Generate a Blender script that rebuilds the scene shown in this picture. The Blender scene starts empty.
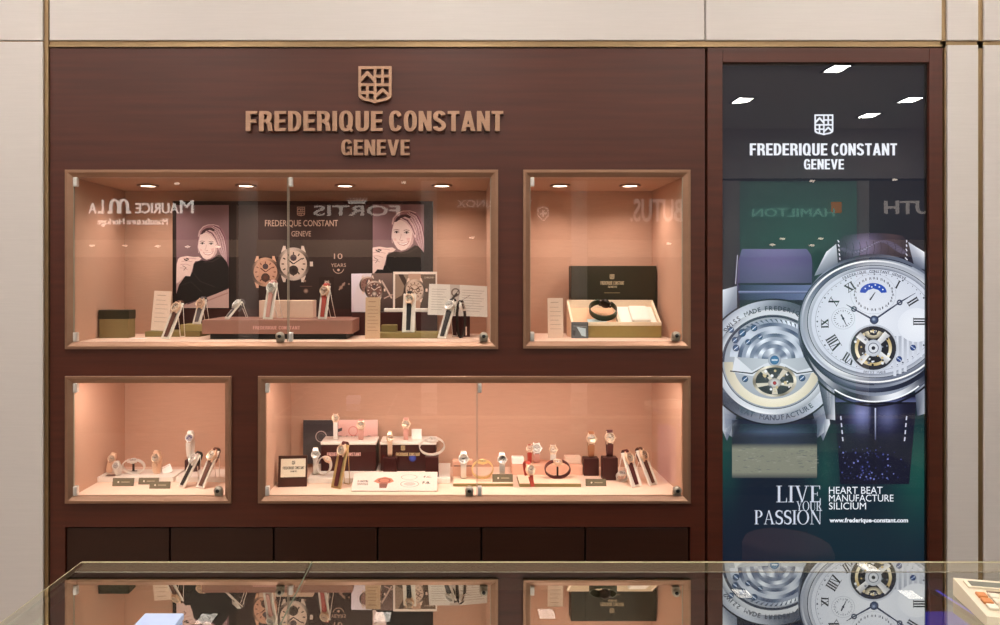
import bpy, bmesh, math, random
from mathutils import Vector, Matrix, Euler
from mathutils.geometry import tessellate_polygon
PI = math.pi
random.seed(7)
SC = bpy.context.scene
COL = SC.collection
# ------------------------------------------------------------------ camera model
F, D, CX, CY, CZ = 733.0, 2.2, 454.0, 281.0, 1.5      # focal length (px), wall distance, vanishing point, eye height
def P(px, py, Y=0.0):
    d = D + Y
    return Vector(((px - CX) / F * d, Y, CZ + (CY - py) / F * d))
def PX(px, Y=0.0): return (px - CX) / F * (D + Y)
def PZ(py, Y=0.0): return CZ + (CY - py) / F * (D + Y)
def M(n, Y=0.0): return n * (D + Y) / F               # pixel length -> metres at depth Y
cam = bpy.data.cameras.new('camera'); camo = bpy.data.objects.new('camera', cam); COL.objects.link(camo)
camo.location = (0, -D, CZ); camo.rotation_euler = (PI / 2, 0, 0)
cam.sensor_width = 36; cam.lens = F / 1000 * 36; cam.shift_x = 0.046; cam.shift_y = -0.0315
cam.clip_start = 0.02; cam.clip_end = 60
SC.camera = camo
SC.view_settings.view_transform = 'Standard'; SC.view_settings.look = 'None'
SC.view_settings.gamma = 1.0; SC.view_settings.use_curve_mapping = False
SC.view_settings.exposure = 0.0
SC.cycles.max_bounces = 10; SC.cycles.transparent_max_bounces = 24
SC.cycles.diffuse_bounces = 4; SC.cycles.glossy_bounces = 5
SC.cycles.sample_clamp_indirect = 6.0
w = bpy.data.worlds.new('world'); SC.world = w; w.use_nodes = True
w.node_tree.nodes['Background'].inputs[0].default_value = (1, .95, .9, 1)
w.node_tree.nodes['Background'].inputs[1].default_value = 0.05
# ------------------------------------------------------------------ colours and materials
def lin(c):
    r = []
    for v in c[:3]:
        v = max(0.0, min(255.0, v)) / 255.0
        r.append(v / 12.92 if v <= 0.04045 else ((v + 0.055) / 1.055) ** 2.4)
    return tuple(r) + (1.0,)
MATS = {}
def mat(name, rgb, rough=0.5, metal=0.0, spec=0.5, var=0.06, scale=60.0, bump=0.0, stretch=None, coat=0.0, coat_rough=0.1, rgb2=None):
    """procedural principled material: a noise mixes two near tones, optional bump"""
    if name in MATS: return MATS[name]
    m = bpy.data.materials.new(name); m.use_nodes = True; nt = m.node_tree
    b = nt.nodes['Principled BSDF']
    b.inputs['Roughness'].default_value = rough; b.inputs['Metallic'].default_value = metal
    b.inputs['Specular IOR Level'].default_value = spec
    b.inputs['Coat Weight'].default_value = coat; b.inputs['Coat Roughness'].default_value = coat_rough
    tc = nt.nodes.new('ShaderNodeTexCoord'); mp = nt.nodes.new('ShaderNodeMapping')
    mp.inputs['Scale'].default_value = stretch or (1, 1, 1)
    no = nt.nodes.new('ShaderNodeTexNoise'); no.inputs['Scale'].default_value = scale; no.inputs['Detail'].default_value = 4
    mx = nt.nodes.new('ShaderNodeMix'); mx.data_type = 'RGBA'
    a = lin(rgb)
    c2 = lin(rgb2) if rgb2 else tuple(max(0, v * (1 - 2.2 * var)) for v in a[:3]) + (1,)
    mx.inputs[6].default_value = a if rgb2 else tuple(min(1, v * (1 + 1.2 * var)) for v in a[:3]) + (1,)
    mx.inputs[7].default_value = c2
    nt.links.new(tc.outputs['Object'], mp.inputs[0]); nt.links.new(mp.outputs[0], no.inputs['Vector'])
    nt.links.new(no.outputs[0], mx.inputs[0]); nt.links.new(mx.outputs[2], b.inputs['Base Color'])
    if bump:
        bp = nt.nodes.new('ShaderNodeBump'); bp.inputs['Strength'].default_value = bump; bp.inputs['Distance'].default_value = 0.002
        nt.links.new(no.outputs[0], bp.inputs['Height']); nt.links.new(bp.outputs[0], b.inputs['Normal'])
    MATS[name] = m
    return m
def emat(name, rgb, strength):
    if name in MATS: return MATS[name]
    m = bpy.data.materials.new(name); m.use_nodes = True; nt = m.node_tree
    nt.nodes.remove(nt.nodes['Principled BSDF'])
    e = nt.nodes.new('ShaderNodeEmission'); e.inputs[0].default_value = lin(rgb); e.inputs[1].default_value = strength
    nt.links.new(e.outputs[0], nt.nodes['Material Output'].inputs[0]); MATS[name] = m
    return m
def glass(name, ior, tint=(255, 255, 255), gl=(255, 255, 255), rough=0.0, opaque=False):
    """clear sheet glass: the outer faces mirror by Fresnel, the rest passes straight through"""
    if name in MATS: return MATS[name]
    m = bpy.data.materials.new(name); m.use_nodes = True; nt = m.node_tree
    nt.nodes.remove(nt.nodes['Principled BSDF'])
    t = nt.nodes.new('ShaderNodeBsdfDiffuse' if opaque else 'ShaderNodeBsdfTransparent'); t.inputs[0].default_value = lin(tint)
    g = nt.nodes.new('ShaderNodeBsdfGlossy'); g.inputs['Roughness'].default_value = rough; g.inputs[0].default_value = lin(gl)
    f = nt.nodes.new('ShaderNodeFresnel'); f.inputs[0].default_value = ior
    ge = nt.nodes.new('ShaderNodeNewGeometry')
    mu = nt.nodes.new('ShaderNodeMath'); mu.operation = 'SUBTRACT'; mu.inputs[0].default_value = 1.0
    m2 = nt.nodes.new('ShaderNodeMath'); m2.operation = 'MULTIPLY'
    nt.links.new(ge.outputs['Backfacing'], mu.inputs[1]); nt.links.new(f.outputs[0], m2.inputs[0]); nt.links.new(mu.outputs[0], m2.inputs[1])
    mx = nt.nodes.new('ShaderNodeMixShader')
    nt.links.new(m2.outputs[0], mx.inputs[0]); nt.links.new(t.outputs[0], mx.inputs[1]); nt.links.new(g.outputs[0], mx.inputs[2])
    nt.links.new(mx.outputs[0], nt.nodes['Material Output'].inputs[0]); MATS[name] = m
    return m
def print_mat(name, emit=0.0, rough=0.5, spec=0.3):
    """printed picture: ink colours stored on the mesh; a lit transparency also emits them"""
    if name in MATS: return MATS[name]
    m = bpy.data.materials.new(name); m.use_nodes = True; nt = m.node_tree
    b = nt.nodes['Principled BSDF']; b.inputs['Roughness'].default_value = rough; b.inputs['Specular IOR Level'].default_value = spec
    at = nt.nodes.new('ShaderNodeAttribute'); at.attribute_name = 'Ink'
    if emit:
        b.inputs['Base Color'].default_value = (.01, .01, .012, 1)
        nt.links.new(at.outputs[0], b.inputs['Emission Color']); b.inputs['Emission Strength'].default_value = emit
    else:
        nt.links.new(at.outputs[0], b.inputs['Base Color'])
    MATS[name] = m
    return m
# ------------------------------------------------------------------ mesh building
class MB:
    """collects simple shapes into one mesh"""
    def __init__(s): s.v = []; s.f = []; s.sm = []
    def add(s, vs, fs, smooth=False, T=None):
        n = len(s.v)
        for p in vs:
            p = Vector(p)
            s.v.append(T @ p if T else p)
        for f in fs: s.f.append(tuple(i + n for i in f)); s.sm.append(smooth)
        return s
    def box(s, a, b, bev=0.0, T=None):
        x0, x1 = sorted((a[0], b[0])); y0, y1 = sorted((a[1], b[1])); z0, z1 = sorted((a[2], b[2]))
        if bev <= 0:
            vs = [(x, y, z) for x in (x0, x1) for y in (y0, y1) for z in (z0, z1)]
            fs = [(0, 1, 3, 2), (4, 6, 7, 5), (0, 4, 5, 1), (2, 3, 7, 6), (0, 2, 6, 4), (1, 5, 7, 3)]
            return s.add(vs, fs, False, T)
        bm = bmesh.new(); bmesh.ops.create_cube(bm, size=1)
        for v in bm.verts:
            v.co = Vector(((x0 + x1) / 2 + v.co.x * (x1 - x0), (y0 + y1) / 2 + v.co.y * (y1 - y0), (z0 + z1) / 2 + v.co.z * (z1 - z0)))
        bmesh.ops.bevel(bm, geom=list(bm.edges), offset=min(bev, .45 * min(x1 - x0, y1 - y0, z1 - z0)), segments=2, affect='EDGES', profile=.5)
        bm.verts.index_update()
        s.add([v.co.copy() for v in bm.verts], [tuple(v.index for v in f.verts) for f in bm.faces], False, T); bm.free()
        return s
    def lathe(s, prof, n=24, T=None, smooth=True, axis='Z', c=(0, 0, 0)):
        """prof: (r, h) pairs from one end to the other"""
        vs = []; fs = []
        for r, h in prof:
            for k in range(n):
                a = 2 * PI * k / n
                p = (r * math.cos(a), r * math.sin(a), h)
                if axis == 'Y': p = (r * math.cos(a), h, r * math.sin(a))
                if axis == 'X': p = (h, r * math.cos(a), r * math.sin(a))
                vs.append((p[0] + c[0], p[1] + c[1], p[2] + c[2]))
        flip = axis == 'Y'
        for i in range(len(prof) - 1):
            for k in range(n):
                q = (i * n + k, i * n + (k + 1) % n, (i + 1) * n + (k + 1) % n, (i + 1) * n + k)
                fs.append(q[::-1] if flip else q)
        m = len(prof) - 1
        if prof[0][0] > 1e-6: fs.append(tuple(range(n)) if flip else tuple(range(n))[::-1])
        if prof[m][0] > 1e-6:
            q = tuple(m * n + k for k in range(n)); fs.append(q[::-1] if flip else q)
        return s.add(vs, fs, smooth, T)
    def tube(s, pts, r, n=8, T=None, closed=False, taper=None):
        pts = [Vector(p) for p in pts]; m = len(pts); vs = []; fs = []
        up = Vector((0, 0, 1))
        for i, p in enumerate(pts):
            if closed: t = pts[(i + 1) % m] - pts[i - 1]
            else: t = pts[min(i + 1, m - 1)] - pts[max(i - 1, 0)]
            t.normalize()
            a = t.cross(up)
            if a.length < 1e-3: a = t.cross(Vector((0, 1, 0)))
            a.normalize(); b = t.cross(a)
            rr = r if taper is None else r * taper[i]
            for k in range(n):
                g = 2 * PI * k / n
                vs.append(p + a * (rr * math.cos(g)) + b * (rr * math.sin(g)))
        last = m if closed else m - 1
        for i in range(last):
            j = (i + 1) % m
            for k in range(n): fs.append((i * n + k, i * n + (k + 1) % n, j * n + (k + 1) % n, j * n + k))
        if not closed: fs.append(tuple(range(n))[::-1]); fs.append(tuple((m - 1) * n + k for k in range(n)))
        return s.add(vs, fs, True, T)
    def ribbon(s, pts, wid, th, T=None, taper=None, closed=False):
        """flat band along a path in the YZ plane (x across), thickness th"""
        pts = [Vector((0, p[0], p[1])) for p in pts]; m = len(pts); vs = []; fs = []
        for i, p in enumerate(pts):
            if closed: t = pts[(i + 1) % m] - pts[i - 1]
            else: t = pts[min(i + 1, m - 1)] - pts[max(i - 1, 0)]
            t.normalize(); nrm = Vector((0, -t.z, t.y))
            hw = wid / 2 * (taper[i] if taper else 1)
            for sx in (-1, 1):
                for so in (-.5, .5): vs.append(p + Vector((sx * hw, 0, 0)) + nrm * (so * th))
        last = m if closed else m - 1
        for i in range(last):
            j = (i + 1) % m
            a, b = i * 4, j * 4
            fs += [(a, b, b + 2, a + 2), (a + 1, a + 3, b + 3, b + 1), (a, a + 1, b + 1, b), (a + 2, b + 2, b + 3, a + 3)]
        if not closed: fs += [(0, 2, 3, 1), ((m - 1) * 4, (m - 1) * 4 + 1, (m - 1) * 4 + 3, (m - 1) * 4 + 2)]
        return s.add(vs, fs, False, T)
    def prism(s, poly, y0, y1, T=None, smooth=False):
        """polygon in XZ extruded from y0 (front) to y1 (back)"""
        n = len(poly); vs = [(p[0], y0, p[1]) for p in poly] + [(p[0], y1, p[1]) for p in poly]
        fs = [tuple(range(n)), tuple(range(2 * n - 1, n - 1, -1))] + [(i, i + n, (i + 1) % n + n, (i + 1) % n) for i in range(n)]
        return s.add(vs, fs, smooth, T)
    def build(s, name, m, parent=None, recalc=True):
        me = bpy.data.meshes.new(name)
        me.from_pydata([tuple(v) for v in s.v], [], s.f)
        for p, q in zip(me.polygons, s.sm): p.use_smooth = q
        if recalc:
            bm = bmesh.new(); bm.from_mesh(me); bmesh.ops.recalc_face_normals(bm, faces=bm.faces); bm.to_mesh(me); bm.free()
        me.materials.append(m)
        o = bpy.data.objects.new(name, me); COL.objects.link(o)
        if parent: o.parent = parent
        return o
def thing(name, label, cat, loc=(0, 0, 0), rot=(0, 0, 0), group=None):
    o = bpy.data.objects.new(name, None); COL.objects.link(o); o.empty_display_size = .02
    o.location = loc; o.rotation_euler = rot
    o['label'] = label; o['category'] = cat
    if group: o['group'] = group
    return o
def tag(o, label, cat, group=None):
    o['label'] = label; o['category'] = cat
    if group: o['group'] = group
    return o
def struct(o, label=None):
    o['kind'] = 'structure'
    if label: o['label'] = label
    return o
def bx(name, a, b, m, parent=None, bev=0.0): return MB().box(a, b, bev).build(name, m, parent)
def frame_mb(x0, z0, x1, z1, wd, y0, y1, mb=None):
    """mitred rectangular frame, outer rectangle given, bars wd wide"""
    mb = mb or MB()
    X0, X1, Z0, Z1 = x0 + wd, x1 - wd, z0 + wd, z1 - wd
    for poly in ([(x0, z0), (x1, z0), (X1, Z0), (X0, Z0)], [(x1, z0), (x1, z1), (X1, Z1), (X1, Z0)],
                 [(x1, z1), (x0, z1), (X0, Z1), (X1, Z1)], [(x0, z1), (x0, z0), (X0, Z0), (X0, Z1)]):
        mb.prism(poly, y0, y1)
    return mb
# ------------------------------------------------------------------ lettering
TXT = {}
def text_tris(s, off=0.0, res=3, extrude=0.0, bevel=0.0):
    key = (s, off, res, extrude, bevel)
    if key in TXT: return TXT[key]
    cu = bpy.data.curves.new('t', 'FONT'); cu.body = s; cu.offset = off; cu.resolution_u = res
    cu.extrude = extrude; cu.bevel_depth = bevel
    o = bpy.data.objects.new('t', cu); COL.objects.link(o)
    bpy.context.view_layer.update()
    dg = bpy.context.evaluated_depsgraph_get()
    me = bpy.data.meshes.new_from_object(o.evaluated_get(dg))
    vs = [tuple(v.co) for v in me.vertices]; fs = [tuple(p.vertices) for p in me.polygons]
    bpy.data.meshes.remove(me); bpy.data.objects.remove(o); bpy.data.curves.remove(cu)
    TXT[key] = (vs, fs)
    return TXT[key]
# hand drawn serif capitals (unit height), lists of polygons
def _arc(cx, cy, rx, ry, a0, a1, n=14):
    return [(cx + rx * math.cos(math.radians(a0 + (a1 - a0) * i / n)), cy + ry * math.sin(math.radians(a0 + (a1 - a0) * i / n))) for i in range(n + 1)]
def _band(c0, c1): return [[c0[i], c0[i + 1], c1[i + 1], c1[i]] for i in range(len(c0) - 1)]
def _r(x0, y0, x1, y1): return [(x0, y0), (x1, y0), (x1, y1), (x0, y1)]
TH, TN, SF = .13, .045, .035
def serif(ch):
    if ch == 'I': return .30, [_r(.085, 0, .085 + TH, 1), _r(0, 0, .3, SF), _r(0, 1 - SF, .3, 1)]
    if ch == 'L': return .60, [_r(.08, 0, .08 + TH, 1), _r(0, 0, .55, SF), _r(0, 1 - SF, .3, 1), [(.5, 0), (.57, 0), (.57, .27), (.545, .27)]]
    if ch == 'E': return .62, [_r(.08, 0, .08 + TH, 1), _r(0, 0, .56, SF), _r(0, 1 - SF, .55, 1), _r(.1, .49, .42, .49 + SF), [(.5, 0), (.58, 0), (.58, .25), (.555, .25)], [(.48, 1), (.55, 1), (.55, .78), (.525, .78)], _r(.39, .38, .42, .63)]
    if ch == 'V': return .78, [[(.07, 1), (.07 + TH, 1), (.44, .06), (.38, 0)], [(.38, 0), (.43, 0), (.68, 1), (.63, 1)], _r(0, 1 - SF, .3, 1), _r(.54, 1 - SF, .78, 1)]
    if ch == 'Y': return .74, [_r(.31, 0, .31 + TH, .45), [(.07, 1), (.07 + TH, 1), (.44, .43), (.31, .43)], [(.40, .45), (.45, .43), (.66, 1), (.61, 1)], _r(.2, 0, .55, SF), _r(0, 1 - SF, .3, 1), _r(.52, 1 - SF, .74, 1)]
    if ch == 'O': return .86, _band(_arc(.42, .5, .42, .52, 0, 360, 32), _arc(.42, .5, .29, .485, 0, 360, 32))
    if ch == 'U': return .76, [_r(.08, .3, .08 + TH, 1), _r(.6, .3, .6 + TN, 1), _r(0, 1 - SF, .3, 1), _r(.5, 1 - SF, .76, 1)] + _band(_arc(.3625, .3, .2825, .32, 180, 360), _arc(.405, .3, .195, .27, 180, 360))
    if ch == 'P': return .62, [_r(.08, 0, .08 + TH, 1), _r(0, 0, .3, SF), _r(0, 1 - SF, .2, 1)] + _band([(.1, 1)] + _arc(.3, .74, .27, .26, 90, -90) + [(.1, .48)], [(.1, 1 - SF)] + _arc(.28, .74, .16, .225, 90, -90) + [(.1, .48 + SF)])
    if ch == 'R': return .72, serif('P')[1] + [[(.28, .5), (.42, .5), (.68, 0), (.54, 0)], _r(.54, 0, .74, SF)]
    if ch == 'A': return .76, [[(.33, 1), (.40, 1), (.70, 0), (.70 - TH - .01, 0)], [(.33, 1), (.37, .95), (.12, 0), (.07, 0)], _r(0, 0, .22, SF), _r(.48, 0, .78, SF), _r(.16, .33, .5, .33 + SF)]
    if ch == 'N': return .84, [_r(.11, 0, .11 + TN, 1), _r(.68, 0, .68 + TN, 1), [(.05, 1), (.22, 1), (.73, 0), (.66, 0)], _r(0, 0, .26, SF), _r(.58, 1 - SF, .84, 1)]
    if ch == 'S':
        pts = _arc(.29, .745, .21, .225, 20, 250, 14) + _arc(.27, .26, .22, .235, 70, -160, 14)
        wd = [.02 + .055 * math.sin(PI * i / (len(pts) - 1)) ** 1 for i in range(len(pts))]
        o0, o1 = [], []
        for i, p in enumerate(pts):
            q0, q1 = pts[max(0, i - 1)], pts[min(len(pts) - 1, i + 1)]
            dx, dy = q1[0] - q0[0], q1[1] - q0[1]; l = math.hypot(dx, dy) or 1
            o0.append((p[0] - dy / l * wd[i], p[1] + dx / l * wd[i])); o1.append((p[0] + dy / l * wd[i], p[1] - dx / l * wd[i]))
        return .56, _band(o0, o1) + [_r(.47, .74, .5, .98), _r(.05, .02, .08, .28)]
    return .35, []
def serif_word(s, gap=.04):
    x = 0; out = []
    for ch in s:
        wd, ps = serif(ch)
        out += [[(p[0] + x, p[1]) for p in q] for q in ps]; x += wd + gap
    return x - gap, out
# ------------------------------------------------------------------ printed art: coloured polygons in layers, picture coordinates (x right, y down)
class Art:
    def __init__(s, clip): s.clip = clip; s.t = []; s.z = 0
    def up(s, n=1): s.z += n
    def _emit(s, pts):
        x0, y0, x1, y1 = s.clip
        for ax, lim, sg in ((0, x0, 1), (0, x1, -1), (1, y0, 1), (1, y1, -1)):
            if not pts: return
            out = []
            for i in range(len(pts)):
                a, b = pts[i - 1], pts[i]
                da, db = sg * (a[0][ax] - lim), sg * (b[0][ax] - lim)
                if (da >= 0) != (db >= 0):
                    t = da / (da - db)
                    out.append(((a[0][0] + t * (b[0][0] - a[0][0]), a[0][1] + t * (b[0][1] - a[0][1])), tuple(a[1][k] + t * (b[1][k] - a[1][k]) for k in range(3))))
                if db >= 0: out.append(b)
            pts = out
        if len(pts) >= 3: s.t.append((s.z, pts))
    def poly(s, pts, col, cols=None):
        cs = cols or [col] * len(pts)
        cs = [lin(c)[:3] for c in cs]
        if len(pts) <= 4 and cols: s._emit(list(zip(pts, cs))); return
        s.z += .05
        for tri in tessellate_polygon([[Vector((p[0], p[1], 0)) for p in pts]]):
            s._emit([(pts[i], cs[i]) for i in tri])
    def rect(s, x0, y0, x1, y1, c, c2=None, c3=None, c4=None):
        s.z += .05
        if c2 is None: c2 = c3 = c4 = c
        elif c3 is None: c3 = c4 = c2; c2 = c          # vertical gradient c -> c2
        s.poly([(x0, y0), (x1, y0), (x1, y1), (x0, y1)], None, [c, c2, c3, c4])
    def grid(s, x0, y0, x1, y1, nx, ny, fn):
        for i in range(nx):
            for j in range(ny):
                us = [(i / nx, j / ny), ((i + 1) / nx, j / ny), ((i + 1) / nx, (j + 1) / ny), (i / nx, (j + 1) / ny)]
                s.poly([(x0 + u * (x1 - x0), y0 + v * (y1 - y0)) for u, v in us], None, [fn(u, v) for u, v in us])
    def ring(s, cx, cy, r0, r1, f0, f1=None, n=64, a0=0, a1=360, sy=1.0):
        """annulus r0..r1 (sy squashes vertically); colours by angle"""
        s.z += .05
        if not callable(f0): c0 = f0; f0 = lambda a: c0
        if f1 is None: f1 = f0
        elif not callable(f1): c1 = f1; f1 = lambda a: c1
        for k in range(n):
            A, B = math.radians(a0 + (a1 - a0) * k / n), math.radians(a0 + (a1 - a0) * (k + 1) / n)
            q = lambda r, a: (cx + r * math.cos(a), cy + r * sy * math.sin(a))
            s.poly([q(r0, A), q(r1, A), q(r1, B), q(r0, B)], None, [f0(A), f1(A), f1(B), f0(B)])
    def disc(s, cx, cy, r, c, ce=None, n=40, sy=1.0): s.ring(cx, cy, 0, r, c, ce or c, n, sy=sy)
    def line(s, pts, wd, col, w2=None):
        m = len(pts); s.z += .05; L_, R2 = [], []
        for i, p in enumerate(pts):
            a, b = pts[max(0, i - 1)], pts[min(m - 1, i + 1)]; dx, dy = b[0] - a[0], b[1] - a[1]; l = math.hypot(dx, dy) or 1
            w_ = (wd + ((w2 if w2 is not None else wd) - wd) * i / (m - 1)) / 2
            L_.append((p[0] - dy / l * w_, p[1] + dx / l * w_)); R2.append((p[0] + dy / l * w_, p[1] - dx / l * w_))
        for i in range(m - 1): s.poly([L_[i], L_[i + 1], R2[i + 1], R2[i]], None, [col] * 4)
    def text(s, t, x0, y0, x1, y1, col, off=0.0, mirror=False):
        vs, fs = text_tris(t, off)
        if not vs: return
        ax, bxx = min(v[0] for v in vs), max(v[0] for v in vs); ay, by = min(v[1] for v in vs), max(v[1] for v in vs)
        c = lin(col)[:3]; s.z += .05
        for f in fs:
            s._emit([((x0 + (vs[i][0] - ax) / (bxx - ax) * (x1 - x0), y1 - (vs[i][1] - ay) / (by - ay) * (y1 - y0)), c) for i in f])
    def arctext(s, t, cx, cy, r, h, a_mid, col, sy=1.0, inward=False, off=.02, sp=.72):
        """letters along an ellipse, centred on angle a_mid (degrees, screen clockwise from +x)"""
        n = len(t); step = math.degrees(h * sp / r)
        for k, ch in enumerate(t):
            if ch == ' ': continue
            a = math.radians(a_mid + (k - (n - 1) / 2) * step * (-1 if inward else 1))
            px, py = cx + r * math.cos(a), cy + r * sy * math.sin(a)
            th = a + PI / 2 if not inward else a - PI / 2
            vs, fs = text_tris(ch, 0 if ch == 'M' else off, 2)
            if not vs: continue
            mx = (min(v[0] for v in vs) + max(v[0] for v in vs)) / 2
            for f in fs:
                q = []
                for i in f:
                    u, v = (vs[i][0] - mx) * h, -(vs[i][1] - .35) * h
                    q.append(((px + u * math.cos(th) - v * math.sin(th), py + u * math.sin(th) + v * math.cos(th)), lin(col)[:3]))
                s._emit(q)
    def serif(s, t, x0, y0, x1, y1, col):
        wd, ps = serif_word(t); c = lin(col)[:3]
        for q in ps: s.z += .05; s._emit([((x0 + p[0] / wd * (x1 - x0), y1 - p[1] * (y1 - y0)), c) for p in q])
    def build(s, name, m, parent, org, sx, eps=1.2e-4):
        """org: picture point placed at the local origin; sx metres per unit; faces -Y"""
        me = bpy.data.meshes.new(name); vs = []; fs = []; cs = []
        for z, pts in s.t:
            n = len(vs)
            for p, c in pts:
                vs.append(((p[0] - org[0]) * sx, -z * eps, (org[1] - p[1]) * sx)); cs += [c[0], c[1], c[2], 1.0]
            ar = sum(pts[i - 1][0][0] * pts[i][0][1] - pts[i][0][0] * pts[i - 1][0][1] for i in range(len(pts)))
            ids = list(range(n, n + len(pts)))
            fs.append(ids if ar < 0 else ids[::-1])
        me.from_pydata(vs, [], fs)
        at = me.color_attributes.new('Ink', 'FLOAT_COLOR', 'POINT'); at.data.foreach_set('color', cs)
        me.materials.append(m)
        o = bpy.data.objects.new(name, me); COL.objects.link(o)
        if parent: o.parent = parent
        return o
# hand drawn bold narrow capitals (unit height), lists of convex polygons, y up
GT, GH = .185, .15
def _se(cx, cy, a, b, a0, a1, n=14, p=2.5):
    out = []
    for i in range(n + 1):
        t = math.radians(a0 + (a1 - a0) * i / n); c, s = math.cos(t), math.sin(t)
        out.append((cx + a * math.copysign(abs(c) ** (2 / p), c), cy + b * math.copysign(abs(s) ** (2 / p), s)))
    return out
def _oband(a0, a1, n=18, cx=.27, w=.27): return _band(_se(cx, .5, w, .515, a0, a1, n), _se(cx, .5, w - GT, .515 - GH, a0, a1, n))
def grot(ch):
    T, H = GT, GH; W = .5
    st = _r(0, 0, T, 1)
    if ch == 'I': return T, [st]
    if ch == 'F': return .44, [st, _r(T, 1 - H, .44, 1), _r(T, .43, .40, .43 + H)]
    if ch == 'E': return .45, [st, _r(T, 1 - H, .45, 1), _r(T, .43, .42, .43 + H), _r(T, 0, .45, H)]
    if ch == 'L': return .43, [st, _r(T, 0, .43, H)]
    if ch == 'T': return .48, [_r(.24 - T / 2, 0, .24 + T / 2, 1 - H), _r(0, 1 - H, .48, 1)]
    if ch == 'H': return W + .02, [st, _r(W + .02 - T, 0, W + .02, 1), _r(T, .43, W + .02 - T, .43 + H)]
    if ch == 'N': return .53, [st, _r(.53 - T, 0, .53, 1), [(T - .01, 1), (T - .17, 1), (.53 - T + .01, 0), (.53 - T + .17, 0)]]
    if ch == 'M': return .68, [_r(0, 0, T - .02, 1), _r(.70 - T, 0, .68, 1), [(.0, 1), (.17, 1), (.40, 0), (.28, 0)], [(.68, 1), (.51, 1), (.28, 0), (.40, 0)]]
    if ch == 'A': return .58, [[(.19, 1), (.37, 1), (.18, 0), (0, 0)][::-1], [(.21, 1), (.39, 1), (.58, 0), (.40, 0)], _r(.13, .2, .45, .2 + H)]
    if ch == 'V': return .57, [[(0, 1), (.18, 1), (.36, 0), (.20, 0)], [(.57, 1), (.39, 1), (.21, 0), (.37, 0)]]
    if ch == 'O': return .54, _oband(0, 360, 32)
    if ch == 'Q': return .56, _oband(0, 360, 32) + [[(.27, .24), (.36, .30), (.57, .02), (.48, -.06)]]
    if ch == 'C': return .53, _oband(28, 332, 28)
    if ch == 'G': return .54, _oband(28, 318, 28) + [_r(.28, .40, .54, .40 + .14), _r(.42, 0, .54, .45), ]
    if ch == 'U': return .52, [_r(0, .3, T, 1), _r(.52 - T, .3, .52, 1)] + _band(_se(.26, .3, .26, .315, 180, 360), _se(.26, .3, .26 - T, .165, 180, 360))
    if ch == 'D': return .52, [st] + _band([(T, 1)] + _se(.22, .5, .30, .5, 90, -90, 16, 2.4) + [(T, 0)], [(T, 1 - H)] + _se(.2, .5, .135, .5 - H, 90, -90, 16, 2.6) + [(T, H)])
    def bowl(lo, r): 
        m = (1 + lo) / 2; h = (1 - lo) / 2
        return _band([(T, 1)] + _se(.26, m, r - .26, h, 90, -90, 12, 2.4) + [(T, lo)], [(T, 1 - H)] + _se(.24, m, r - .24 - T, h - H, 90, -90, 12, 2.4) + [(T, lo + H)])
    if ch == 'P': return .5, [st] + bowl(.40, .5)
    if ch == 'B': return .52, [st] + bowl(.44, .49) + [[(p[0], 1 - p[1]) for p in q][::-1] for q in bowl(.41, .52)]
    if ch == 'R': return .52, [st] + bowl(.42, .5) + [_r(.30, .05, .30 + T, .40)[:2] and [(.325, .36), (.49, .40), (.535, 0), (.345, 0)], [(.26, .42), (.46, .46), (.49, .34), (.32, .34)]]
    if ch == 'S':
        pts = _se(.255, .735, .165, .195, 10, 262, 16, 2.2) + _se(.255, .262, .17, .195, 78, -170, 16, 2.2)
        o0, o1 = [], []
        for i, p in enumerate(pts):
            q0, q1 = pts[max(0, i - 1)], pts[min(len(pts) - 1, i + 1)]
            dx, dy = q1[0] - q0[0], q1[1] - q0[1]; l = math.hypot(dx, dy) or 1
            hw = (.078 + .016 * abs(dy) / l)
            o0.append((p[0] - dy / l * hw, p[1] + dx / l * hw)); o1.append((p[0] + dy / l * hw, p[1] - dx / l * hw))
        return .52, _band(o0, o1)
    return .25, []
def grot_word(s, gap=.075):
    x = 0; out = []
    for ch in s:
        wd, ps = grot(ch)
        out.append([[(p[0] + x, p[1]) for p in q] for q in ps]); x += wd + gap
    return x - gap, out
def _art_grot(self, t, x0, y0, x1, y1, col, gap=.075):
    wd, ls = grot_word(t, gap)
    c = lin(col)[:3]
    for ps in ls:
        for q in ps: self.z += .03; self._emit([((x0 + p[0] / wd * (x1 - x0), y1 - p[1] * (y1 - y0)), c) for p in q])
Art.grot = _art_grot
# ------------------------------------------------------------------ materials of the place
wood = mat('dark_red_wood', (92, 41, 25), rough=.42, spec=.5, scale=7, stretch=(.35, 9, 9), rgb2=(56, 24, 12), bump=.05)
wood_door = mat('dark_wood_door', (54, 28, 17), rough=.4, spec=.4, scale=9, stretch=(.55, 9, 9), rgb2=(42, 21, 12), bump=.05)
beige = mat('cream_fabric_panel', (212, 205, 200), rough=.75, spec=.2, scale=60, stretch=(.15, 1, 4), var=.03, bump=.05)
brass = mat('aged_brass', (160, 134, 100), rough=.38, metal=.9, var=.1, scale=20)
bronze_frame = mat('satin_bronze_frame', (164, 126, 102), rough=.4, metal=.65, scale=30, stretch=(.2, 1, 1), var=.07)
letter_bronze = mat('brushed_bronze', (178, 142, 118), rough=.36, metal=.85, scale=300, stretch=(.1, 1, 1), var=.08)
linen = mat('rose_linen_lining', (198, 158, 136), rough=.8, spec=.15, scale=140, stretch=(.2, 1, 3), var=.06, bump=.12)
linen_floor = mat('pale_peach_cloth', (236, 204, 184), rough=.8, spec=.15, scale=200, var=.03)
plaster = mat('white_plaster', (235, 230, 224), rough=.85, spec=.1, scale=8, var=.01)
stone = mat('polished_beige_stone', (176, 160, 144), rough=.25, scale=3, var=.08)
pane_edge_m = mat('polished_pane_edge', (150, 140, 122), rough=.3, spec=.5, var=.02)
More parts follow.
